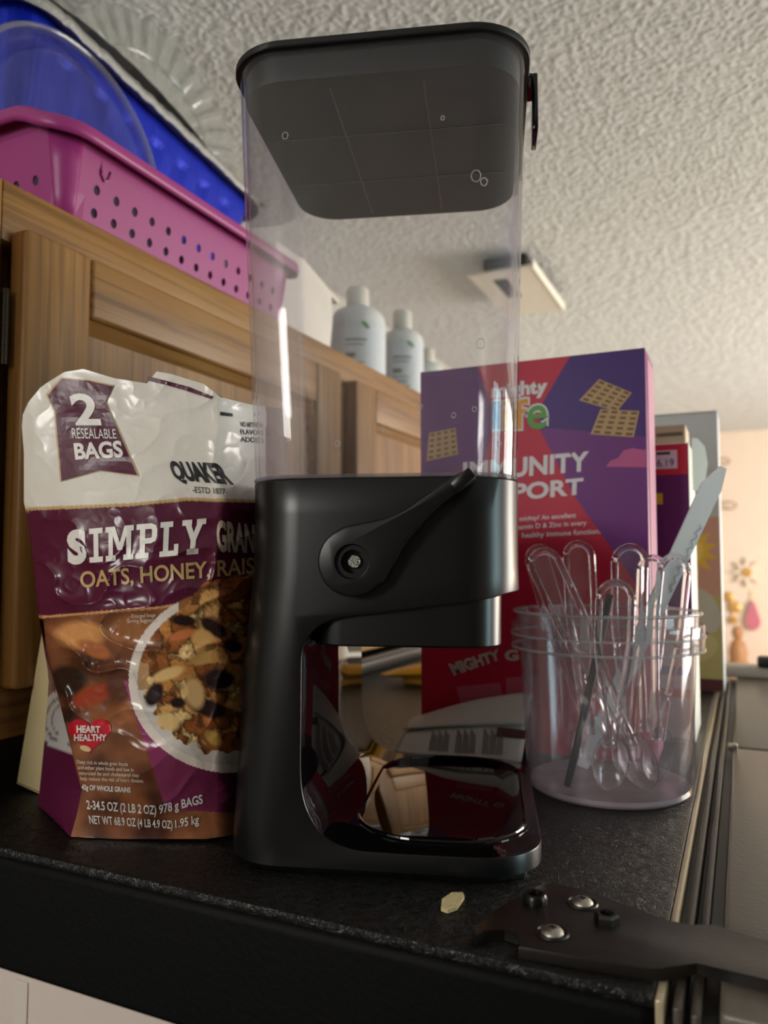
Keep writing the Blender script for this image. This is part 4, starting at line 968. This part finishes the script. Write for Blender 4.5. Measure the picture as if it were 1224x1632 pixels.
def big_box():
    x0, x1, y0, y1, z1 = -.269, -.0685, .658, .722, .340
    purple, red, indigo, plum, pink = gcol(104, 46, 122), gcol(200, 26, 62), gcol(70, 36, 122), gcol(118, 44, 130), gcol(202, 92, 148)
    t, inv = carton('cereal_box', 'tall red and purple cereal box standing behind the plastic tub', x0, x1, y0, y1, z1, purple, gcol(150, 60, 120))
    def S(k): return lambda x, y: inv @ at(x, y, y0 - .00012 * k)
    def flat(name, poly, mat, k):
        P = [at(x, y, y0) for x, y in poly]; P = clip_poly([(p.x, p.z) for p in P], x0 + .0007, x1 - .0007, .0012, z1 - .0008)
        if P: shape(name, [P], lambda x, z: inv @ Vector((x, y0 - .00012 * k, z)), mat, t)
    flat('red_star_print', [(745, 540), (925, 540), (864, 643), (859, 681), (914, 788), (969, 864), (1010, 925), (1080, 990), (1090, 1300), (640, 1300), (640, 990), (715, 860), (771, 750), (788, 660)], red, 1)
    flat('indigo_print', [(925, 540), (1060, 530), (1060, 700), (1033, 695), (859, 681), (864, 643)], indigo, 2)
    flat('plum_print', [(859, 681), (1060, 700), (1070, 800), (1070, 985), (1010, 925), (914, 788)], plum, 2)
    flat('cloud_print', [(966, 744), (972, 735), (985, 730), (994, 718), (1008, 714), (1024, 717), (1040, 714), (1050, 716), (1050, 745)], pink, 3)
    flat('wedge_print', [(640, 990), (715, 860), (771, 750), (740, 740), (690, 760), (640, 790)], gcol(132, 44, 116), 2)
    # biscuits
    def biscuit(q, k, nx=4, ny=5):
        shape('biscuit_print', [q], S(k), gcol(198, 166, 112), t); f = quadmap(q); sl = []
        for i in range(nx):
            for j in range(ny):
                a0, a1 = (i + .22) / nx, (i + .82) / nx; b0, b1 = (j + .28) / ny, (j + .78) / ny
                sl.append([tuple(f(a, b)) for a, b in ((a0, b0), (a1, b0), (a1, b1), (a0, b1))])
        shape('biscuit_holes_print', sl, S(k + 1), gcol(128, 90, 52), t)
    biscuit([(955, 604), (1007, 626), (983, 656), (923, 638)], 3); biscuit([(957, 652), (1019, 655), (1010, 697), (941, 692)], 5); biscuit([(684, 690), (726, 682), (730, 724), (680, 735)], 3)
    wp = gcol(236, 232, 232)
    letters('mighty', [(783, 612), (873, 603), (873, 633), (783, 642)], S(4), wp, t, .05)
    for ch, q, c in (('l', [(785, 640), (797, 639), (797, 684), (785, 685)], (70, 130, 200)), ('i', [(800, 639), (813, 638), (813, 683), (800, 684)], (226, 190, 60)), ('f', [(817, 637), (842, 635), (842, 683), (817, 684)], (232, 160, 50)), ('e', [(840, 647), (872, 644), (872, 683), (840, 685)], (88, 168, 72))):
        cx = sum(p[0] for p in q) / 4; cy = sum(p[1] for p in q) / 4
        letters(ch, [(cx + (p[0] - cx) * 1.20, cy + (p[1] - cy) * 1.14) for p in q], S(4), wp, t, .05); letters(ch, q, S(6), gcol(*c), t, .015)
    letters('IMMUNITY', [(738, 737), (939, 719), (938, 751), (738, 768)], S(4), wp, t, .035); letters('SUPPORT', [(742, 778), (930, 761), (929, 788), (742, 806)], S(4), wp, t, .035)
    for w, q in (('mighty? An excellent', [(828, 823), (918, 817), (918, 827), (828, 833)]), ('Vitamin D & Zinc in every', [(815, 837), (935, 829), (935, 839), (815, 847)]), ('healthy immune function.', [(832, 849), (957, 842), (957, 853), (832, 860)])):
        letters(w, q, S(4), wp, t, .015)
    letters('MIGHTY', [(714, 1058), (794, 1034), (799, 1051), (724, 1077)], S(4), gcol(206, 190, 178), t, .05); letters('G', [(804, 1036), (826, 1035), (827, 1053), (805, 1054)], S(4), gcol(206, 190, 178), t, .05)
    flat('panel_print', [(727, 1094), (797, 1088), (804, 1128), (738, 1134)], gcol(206, 92, 112), 3); flat('panel_print', [(806, 1080), (860, 1076), (862, 1122), (808, 1126)], gcol(206, 92, 112), 3)
    # glued side seam
    box('side_seam', x1 - .0002, x1 + .0005, y0 + .012, y1 - .004, .004, z1 - .006, gcol(188, 120, 150), t, M=inv)
big_box()

def box_two():
    x0, x1, y0, y1, z1 = -.235, -.042, .752, .842, .272
    t, inv = carton('snack_box', 'purple box with red top and white price sticker behind the cereal box', x0, x1, y0, y1, z1, gcol(104, 32, 104), plain('white_box_side', rgb(238, 236, 226), .4))
    S = lambda k: (lambda x, y: inv @ at(x, y, y0 - .00015 * k))
    def flat(name, x0_, x1_, za, zb, m, k=1): shape(name, [[(x0_, za), (x1_, za), (x1_, zb), (x0_, zb)]], lambda x, z: inv @ Vector((x, y0 - .00015 * k, z)), m, t)
    flat('red_top_print', x0 + .001, x1 - .001, .243, z1 - .001, gcol(206, 44, 66))
    a, b = at(1041, 748, y0), at(1079, 717, y0)
    box('price_sticker', a.x, b.x, y0 - .0004, y0 - .0001, a.z, b.z, plain('sticker_paper', rgb(226, 222, 232), .5), t, M=inv)
    letters('6.19', [(1047, 732), (1074, 731), (1074, 743), (1047, 744)], S(5), M_INK, t, .0); shape('sticker_print_bar', [[(1046, 721), (1068, 720), (1068, 724), (1046, 725)]], S(5), M_INK, t)
    a, b = at(1044, 804, y0), at(1056, 786, y0); flat('yellow_dot_print', a.x, b.x, a.z, b.z, gcol(222, 196, 40), 2)
    xs = -.085
    for za, zb, c in ((.004, .040, (198, 186, 206)), (.040, .048, (206, 60, 72)), (.048, .060, (224, 222, 230)), (.060, .068, (120, 128, 190)), (.068, .090, (232, 228, 226)), (.090, .115, (180, 110, 72))): flat('stripe_print', xs, x1 - .001, za, zb, gcol(*c))
    # open side flap catching the light
    M = inv @ Matrix.Translation((x1 + .0012, y0 + .028, z1 - .042)) @ Matrix.Rotation(math.radians(38), 4, 'Z')
    bm = bmesh.new(); add_prism(bm, [(0, 0), (.006, .0), (.0135, .010), (.0165, .026), (.014, .042), (.006, .050), (0, .050)], -.0004, .0004, 'y'); bmesh.ops.transform(bm, matrix=M, verts=bm.verts[:])
    bm_obj('side_flap', bm, MATS['white_box_side'], t)
box_two()
def tan_carton():
    y0 = .86; a = at(1092, 676, y0)
    t, inv = carton('tan_carton', 'tan carton top showing above the purple price-stickered box', a.x - .15, a.x, y0, y0 + .06, a.z, plain('tan_card', rgb(196, 176, 152), .6), plain('tan_card_side', rgb(206, 184, 152), .6))
    shape('print_bar', [[(1046, 691), (1088, 688), (1088, 694), (1046, 697)]], lambda x, y: inv @ at(x, y, y0 - .0002), plain('grey_brown_print', rgb(110, 96, 84), .5), t)
tan_carton()
def box_three():
    x0, x1, y0, y1, z1 = -.21, -.024, 1.05, 1.12, .3515
    t, inv = carton('sun_box', 'white cereal box with a yellow sun picture at the far fridge edge', x0, x1, y0, y1, z1, gcol(196, 202, 206), plain('white_box_side2', rgb(226, 228, 232), .4), plain('dark_box_top', rgb(70, 52, 56), .6))
    def flat(name, x0_, x1_, za, zb, m, k=1): shape(name, [[(x0_, za), (x1_, za), (x1_, zb), (x0_, zb)]], lambda x, z: inv @ Vector((x, y0 - .00015 * k, z)), m, t)
    flat('peach_print', x0 + .001, x1 - .001, .12, .218, gcol(206, 158, 148)); flat('meadow_print', x0 + .001, x1 - .001, .016, .12, gcol(190, 182, 128)); flat('base_print', x0 + .001, x1 - .001, .001, .016, gcol(96, 50, 62))
    cx, cz = -.060, .175; sun = []
    for k in range(24):
        a = math.pi * k / 12; r = .034 if k % 2 else .020; sun.append((cx + r * math.cos(a), cz + r * math.sin(a)))
    sf = lambda k: (lambda x, z: inv @ Vector((x, y0 - .00015 * k, z)))
    shape('sun_print', [sun], sf(2), gcol(226, 186, 76), t); shape('sun_face_print', [ell(cx, cz, .016, .016)], sf(3), gcol(236, 206, 110), t)
    shape('leaf_print', [ell(-.048, .10, .020, .030, .4)], sf(2), gcol(196, 196, 190), t); shape('bowl_print', [ell(-.06, .055, .030, .020, .2)], sf(2), gcol(206, 196, 150), t)
box_three()

# ------------------------------------------------------------------ plastic tub full of clear cutlery
TX, TY = -.0931, .5876
def tub():
    t = tag(empty('plastic_tub', (TX, TY, 0)), 'clear round plastic tub holding cutlery right of the dispenser', 'tub')
    # wall, outer and inner surface
    prof = [(.0560, .0015), (.0578, .004), (.0622, .100), (.0672, .101), (.0680, .1025), (.0684, .1185), (.0676, .1195), (.0640, .1195), (.0644, .126), (.0668, .1268), (.0668, .1280), (.0630, .1280), (.0622, .119), (.0606, .099), (.0564, .006), (.0548, .0042)]
    lathe('wall', prof, M_TUB, t, 72)
    lathe('floor', [(0, .0008), (.0548, .0008), (.0572, .003), (.0560, .0055), (.0546, .0048), (0, .0040)], M_TUBF, t, 72)
    gr = clear('tub_rim_plastic', (.93, .93, .94), (.72, .72, .74), .22, .06)
    for r, z, w in ((.0662, .1272, .0013), (.0684, .1110, .0009), (.0678, .1015, .0011)):
        bm = bmesh.new(); add_tube(bm, [(r * math.cos(k * math.pi / 36), r * math.sin(k * math.pi / 36), z) for k in range(72)], w, 8, closed=True); bm_obj('rim_ring', bm, gr, t, True)
    # tear tab on the rim band
    bm = bmesh.new(); a = math.radians(-92)
    add_box(bm, -.003, .003, -.0010, .0004, .106, .1265, .0004, 1, M=Matrix.Rotation(a + math.pi / 2, 4, 'Z') @ Matrix.Translation((0, -.0690, 0))); bm_obj('tear_tab', bm, clear('tab_plastic', (.9, .92, .9), (.7, .72, .7), .15), t, True)
    return t
tub()
def spoon(bot, top, w, label, roll=0, name='plastic_spoon', bowl=True, mat=None):
    bot, top = Vector(bot), Vector(top); L = (top - bot).length
    t = tag(empty(name, bot), label, 'spoon', 'clear plastic spoons in the tub')
    e3 = (top - bot).normalized(); e1 = Vector((math.cos(roll + .43), math.sin(roll + .43), 0)); e1 = (e1 - e3 * e1.dot(e3)).normalized(); e2 = e3.cross(e1)
    f = lambda a, b, c: e1 * a + e2 * b + e3 * c
    lb = .040; n = 22; z0 = lb * .78; ls, rs = [], []
    for i in range(n + 1):
        z = z0 + (L - w / 2 - z0) * i / n; hw = .0030 + (w / 2 - .0026 - .0030) * sstep(.0, .8, i / n); ls.append((-hw, z)); rs.append((hw, z))
    hw = w / 2 - .0026; cap = [(-hw * math.cos(math.pi * k / 12), L - w / 2 + (w / 2 - .0026) * math.sin(math.pi * k / 12)) for k in range(1, 12)]
    path = ls + cap + rs[::-1]
    bm = bmesh.new(); add_tube(bm, [f(a, 0, z) for a, z in path], .0027, 8); bm_obj('handle_rim', bm, M_SPOON, t, True)
    bm = bmesh.new(); rows = [[bm.verts.new(f(a0[0] * .98, .0005, a0[1])), bm.verts.new(f(a1[0] * .98, .0005, a1[1]))] for a0, a1 in zip(ls + cap[:6], rs + cap[::-1][:6])]
    for A, B in zip(rows[:-1], rows[1:]): bm.faces.new((A[0], A[1], B[1], B[0]))
    bm_obj('handle_web', bm, M_WEB, t)
    if bowl:
        bm = bmesh.new(); g = []
        for sh in (0, 1):
            for i in range(9):
                r = i / 8
                for k in range(24):
                    a = 2 * math.pi * k / 24; dep = .0075 * (1 - r * r) + (.0011 if sh else 0)
                    g.append(bm.verts.new(f(.0125 * r * math.cos(a), dep - .002, .021 + .020 * r * math.sin(a))))
        for sh in (0, 1):
            for i in range(8):
                for k in range(24):
                    q = [g[sh * 216 + i * 24 + k], g[sh * 216 + i * 24 + (k + 1) % 24], g[sh * 216 + (i + 1) * 24 + (k + 1) % 24], g[sh * 216 + (i + 1) * 24 + k]]
                    bm.faces.new(q if sh else q[::-1])
        for k in range(24): bm.faces.new((g[192 + k], g[192 + (k + 1) % 24], g[216 + 192 + (k + 1) % 24], g[216 + 192 + k]))
        bmesh.ops.remove_doubles(bm, verts=bm.verts[:], dist=1e-5)
        bm_obj('bowl', bm, M_SPOON, t, True)
    return t
spoon((-.100, .612, .0045), (-.1480, .6030, .1770), .0240, 'clear plastic spoon handle leaning farthest left in the tub')
spoon((-.062, .577, .0045), (-.1385, .5700, .1730), .0265, 'clear plastic spoon slanting across the tub front from upper left')
spoon((-.106, .588, .0045), (-.1140, .5985, .1800), .0250, 'clear plastic spoon with square-topped handle upright left of centre')
spoon((-.082, .606, .0045), (-.0735, .5800, .1770), .0270, 'tallest clear plastic spoon near the middle of the tub, curved handle top')
spoon((-.088, .560, .0045), (-.0790, .5480, .1520), .0280, 'short clear plastic spoon in front of the tall middle one')
spoon((-.062, .596, .0045), (-.0435, .5930, .1700), .0280, 'clear plastic spoon with looped handle at the right of the tub', .3)
spoon((-.070, .616, .0045), (-.0620, .6240, .1690), .0240, 'clear plastic spoon at the back of the tub beside the white knife')
# black stirring stick
o = tube('stirring_stick', [(-.1160, .5560, .006), (-.1095, .556, .032), (-.0845, .5560, .1395)], .0027, plain('black_stick_plastic', rgb(14, 14, 16), .35), None, 10)
tag(o, 'thin black plastic stick among the clear spoons in the tub', 'stick')
bm = bmesh.new(); add_box(bm, -.0028, .0028, -.0009, .0009, -.004, .001, .0006, 1, M=Matrix.Translation((-.0845, .5560, .1400)) @ Matrix.Rotation(.25, 4, 'Y')); bm_obj('stick_end', bm, MATS['black_stick_plastic'], o, True)
def knife():
    bot, top = Vector((-.1165, .612, .006)), Vector((-.0130, .6080, .2330)); t = tag(empty('white_knife', bot), 'white plastic knife handle rising diagonally out of the tub', 'knife')
    e3 = (top - bot).normalized(); L = (top - bot).length; e1 = Vector((CA, SA, 0)); e1 = (e1 - e3 * e1.dot(e3)).normalized(); e2 = e3.cross(e1); f = lambda a, b, c: e1 * a + e2 * b + e3 * c
    m = plain('white_knife_plastic', rgb(226, 230, 232), .22, coat=.4)
    bm = bmesh.new(); rows = []
    for z, w in ((0, .004), (.03, .0055), (.16, .0072), (L - .016, .0075), (L, .0022)):
        x = .002 if z > L - .01 else 0
        rows.append([bm.verts.new(f(a + x, b, z)) for a, b in ((-w, .0004), (w * .15, .0034), (w, -.0012), (w, -.0024), (-w, -.0016))])
    # e2 points away from the viewer for this frame: flip so that the ridge faces the room
    for r in rows:
        for v in r: pass
    for A, B in zip(rows[:-1], rows[1:]):
        for k in range(5): bm.faces.new((A[k], A[(k + 1) % 5], B[(k + 1) % 5], B[k]))
    bm.faces.new(rows[0][::-1]); bm.faces.new(rows[-1]); bm_obj('handle', bm, m, t)
    pts = [f(.0042 + .0014 * math.sin(k * 1.9), .0016 + .0004 * math.cos(k * 1.9), .150 + k * .0022) for k in range(26)]
    if e2.dot(VF) > 0: pts = [f(.0042 + .0014 * math.sin(k * 1.9), -.0026, .150 + k * .0022) for k in range(26)]
    tube('embossed_script', pts, .0003, plain('grey_script', rgb(140, 170, 178), .3), t, 5)
knife()

# printed leaflet curled between dispenser and cereal box
def leaflet():
    t = tag(empty('leaflet', (-.2, .63, 0)), 'curled white printed leaflet lying behind the dispenser tray', 'leaflet'); inv = Matrix.Translation((.2, -.63, 0))
    def S(u, v, d=0):     # u along the sheet, v up the curl
        x = -.272 + .106 * u; y = .6065 + .014 * u + .034 * v - .004 * math.sin(3 * u); z = .0016 + .034 * (v ** 1.4) * (.45 + .75 * u) + .006 * math.sin(math.pi * v) + .004 * math.sin(math.pi * u) * v
        return inv @ Vector((x, y - d * .8, z + d))
    nx, ny = 26, 16; V = [S(i / (nx - 1), j / (ny - 1)) for j in range(ny) for i in range(nx)]
    o = mesh_obj('sheet', V, [(j * nx + i, j * nx + i + 1, (j + 1) * nx + i + 1, (j + 1) * nx + i) for j in range(ny - 1) for i in range(nx - 1)], plain('leaflet_paper', rgb(196, 190, 182), .6), t, True); mod(o, 'SOLIDIFY', thickness=.0004)
    V = [S(i / (nx - 1), j / (ny - 1)) + Vector((0, .003 + .003 * j / ny, .006 + .004 * i / nx)) for j in range(6, ny) for i in range(nx)]
    o = mesh_obj('folded_page', V, [(j * nx + i, j * nx + i + 1, (j + 1) * nx + i + 1, (j + 1) * nx + i) for j in range(ny - 7) for i in range(nx - 1)], MATS['leaflet_paper'], t, True); mod(o, 'SOLIDIFY', thickness=.0004)
    ink = plain('grey_ink', rgb(70, 64, 62), .6)
    for c in range(3):
        for r in range(9):
            u = .28 + c * .21 + r * .018; polys = [[(u, .10), (u + .008, .10), (u + .008 - .02, .52 - .05 * (r % 3)), (u - .02, .52 - .05 * (r % 3))]]
            shape('text_line', polys, lambda a, b: S(a, b, .0007), ink, t, .06)
    shape('header_print', [[(.78, .40), (1.0, .36), (1.0, .50), (.78, .56)]], lambda a, b: S(a, b, .0007), plain('maroon_header', rgb(86, 30, 40), .5), t, .06)
leaflet()

# small yellow snack packet farther along the fridge top
def snack():
    t = tag(empty('snack_packet', (-.385, .955, 0)), 'small yellow and white snack packet on the fridge top beyond the dispenser', 'packet')
    V, Fc, nx, ny = [], [], 24, 14; C = []
    for sh in (1, -1):
        for j in range(ny):
            for i in range(nx):
                u, v = i / (nx - 1), j / (ny - 1); h = .016 * (math.sin(math.pi * u) * math.sin(math.pi * v)) ** .6
                V.append((-.045 + .12 * u, -.03 + .06 * v + .012 * u, .013 + .010 * u + sh * h * .7)); C.append(L3(214, 160, 50) if u < .42 or v < .3 else (L3(226, 214, 196) if (u * 7 + v * 3) % 2 < 1.2 else L3(196, 72, 46)))
        b = 0 if sh == 1 else nx * ny
        Fc += [(b + j * nx + i, b + j * nx + i + 1, b + (j + 1) * nx + i + 1, b + (j + 1) * nx + i) for j in range(ny - 1) for i in range(nx - 1)]
    o = mesh_obj('pouch', V, Fc, vcol('snack_print', .3), t, True); set_print(o.data, np.array(C))
    bm = bmesh.new(); add_box(bm, -.051, -.0445, -.029, .030, .0120, .0140); bm_obj('crimped_end', bm, plain('yellow_crimp', rgb(214, 160, 50), .35), t)
    bm = bmesh.new(); add_box(bm, -.025, .06, -.018, .024, .0004, .010, .003, 1); bm_obj('bottom_fold', bm, MATS['yellow_crimp'], t, True)
snack()

def gap_shade_tray():  # added dark filler, hides the brightly lit strip under the cabinet
    t = tag(empty('gap_shade_tray', (-.62, 1.14, 0)), 'dark tray-shaped filler added under the cabinet to darken the gap', 'tray'); m = plain('gap_shade_black', rgb(16, 14, 13), .4)
    bm = bmesh.new(); loft(bm, [(-.13, .13, -.27, .27, .03, .0024), (-.14, .142, -.28, .28, .03, .026)], 6, True, False); o = bm_obj('pan', bm, m, t, True); mod(o, 'SOLIDIFY', thickness=.0015, offset=1)
    bm = bmesh.new(); add_tube(bm, [(x, y, .027) for x, y in rrect(-.146, .148, -.286, .286, .034, 6)], .004, 8, closed=True); bm_obj('rolled_rim', bm, m, t, True)
    box('inner_rack', -.13, .13, -.265, .265, .012, .022, m, t, bev=.003)
gap_shade_tray()

# ------------------------------------------------------------------ far wall ornaments and the ceiling register
def ornaments():
    y = YB - .012
    gold, pk, wh, br = plain('gold_ornament', rgb(206, 160, 90), .35, .4), plain('pink_ornament', rgb(196, 112, 128), .5), plain('pearl_ornament', rgb(232, 214, 196), .4), plain('brown_figure', rgb(170, 120, 78), .5)
    def star(name, px, py, r, m, label, n=8, inner=.45):
        c = at(px, py, y); t = tag(empty(name, (c.x, y, c.z)), label, 'ornament'); bm = bmesh.new()
        add_prism(bm, [((r if k % 2 == 0 else r * inner) * math.cos(math.pi * k / n), (r if k % 2 == 0 else r * inner) * math.sin(math.pi * k / n)) for k in range(2 * n)], -.012, .011, 'y'); bm_obj('star_body', bm, m, t)
        lathe('star_centre', [(0, .012), (r * .3, .008), (r * .34, 0)], gold, t, 20, M=Matrix.Translation((0, -.012, 0)) @ Matrix.Rotation(math.radians(90), 4, 'X'))
    star('star_ornament', 1190, 912, .085, wh, 'pale star ornament on the far wall')
    c = at(1200, 985, y); t = tag(empty('drop_ornament', (c.x, y, c.z)), 'pink drop-shaped ornament on the far wall', 'ornament')
    bm = bmesh.new(); add_prism(bm, [(p.x, p.y) for p in crom([(0, .10, 0), (.03, .02, 0), (.038, -.035, 0), (0, -.072, 0), (-.038, -.035, 0), (-.03, .02, 0)], 5, True)], -.012, .011, 'y'); bm_obj('drop', bm, pk, t)
    tube('hanging_cord', [(0, 0, .10), (.003, 0, .16)], .003, gold, t, 6)
    c = at(1168, 965, y); t = tag(empty('hanging_garland', (c.x, y, c.z)), 'gold garland of three discs on the far wall', 'ornament')
    for k, (dx, dz, r) in enumerate(((-.02, .05, .030), (.012, -.01, .034), (0, -.085, .024))): lathe('disc', [(0, .012), (r * .7, .011), (r, .004), (r, 0)], gold, t, 24, M=Matrix.Translation((dx, 0, dz)) @ Matrix.Rotation(math.radians(90), 4, 'X'))
    tube('cord', [(-.02, -.004, .05), (.012, -.004, -.01), (0, -.004, -.085)], .004, gold, t, 6)
    c = at(1176, 1030, YB - .1); t = tag(empty('figurine', (c.x, YB - .12, c.z - .13)), 'small brown figurine before the far wall', 'figurine')
    lathe('figure', [(0, 0), (.07, 0), (.075, .02), (.045, .05), (.050, .10), (.040, .15), (.018, .175), (.03, .195), (.033, .22), (.02, .245), (0, .25)], br, t, 24)
    lathe('stand', [(0, -.012), (.09, -.012), (.09, 0), (0, 0)], br, t, 24)
    zt = c.z - .142; s = tag(empty('wall_shelf', (.15, YB - .12, zt)), 'narrow tan shelf on the far wall under the figurine', 'shelf')
    box('shelf_board', -.42, .6, -.1, .119, -.025, 0, plain('shelf_wood', rgb(178, 132, 92), .5), s, bev=.003)
    for x in (-.3, .45): box('bracket', x, x + .03, -.06, .119, -.12, -.0252, MATS['shelf_wood'], s, bev=.003)
    for (px, py, r, lab) in ((1152, 736, .035, 'small wire ring hook high on the far wall, upper one'), (1160, 806, .045, 'small wire ring hook on the far wall, lower one')):
        c = at(px, py, y); t = tag(empty('wire_hook', (c.x, y, c.z)), lab, 'hook')
        tube('ring', [(r * math.cos(a), -.03 - .02 * math.sin(a), r * .45 * math.sin(a)) for a in [2 * math.pi * k / 20 for k in range(20)]], .004, plain('brass_wire', rgb(150, 112, 76), .4, .6), t, 6, True)
        bm = bmesh.new(); add_tube(bm, [(-r, -.03, 0), (-r, .011, .01)], .005, 6); bm_obj('peg', bm, MATS['brass_wire'], t, True)
ornaments()
def register():
    x0, x1, y0, y1, z = -.605, -.443, 1.80, 2.16, ZC - .05
    t = tag(empty('ceiling_register', ((x0 + x1) / 2, (y0 + y1) / 2, z)), 'white rectangular air register plate hanging below the popcorn ceiling', 'vent'); inv = Matrix.Translation((-(x0 + x1) / 2, -(y0 + y1) / 2, -z))
    m = plain('register_white', rgb(206, 200, 188), .5)
    bm = bmesh.new()
    hx0, hx1, hy0, hy1 = x0 + .045, x0 + .085, y0 + .05, y0 + .20
    for a in ((x0, hx0, y0, y1), (hx1, x1, y0, y1), (hx0, hx1, y0, hy0), (hx0, hx1, hy1, y1)): add_box(bm, a[0], a[1], a[2], a[3], z, z + .006)
    bmesh.ops.transform(bm, matrix=inv, verts=bm.verts[:]); bm_obj('plate', bm, m, t)
    box('edge_lip', x1, x1 + .004, y0, y1, z - .003, z + .018, plain('register_lit_edge', rgb(228, 222, 208), .4), t, bev=.001, M=inv)  # paler than the plate: the lit edge is put into the colour
    box('neck', x0 + .03, x1 - .02, y0 + .03, y1 - .03, z + .0062, ZC - .003, plain('dark_duct', rgb(40, 36, 34), .7), t, M=inv)
    for k in range(3): box('louver', hx0 + .004 + k * .013, hx0 + .007 + k * .013, hy0, hy1, z + .0012, z + .006, MATS['dark_duct'], t, M=inv)
register()

# ------------------------------------------------------------------ lift everything so that the floor is at z = 0
for o in SC.objects:
    if o.parent is None and o.type in ('MESH', 'EMPTY'): o.location.z += F0
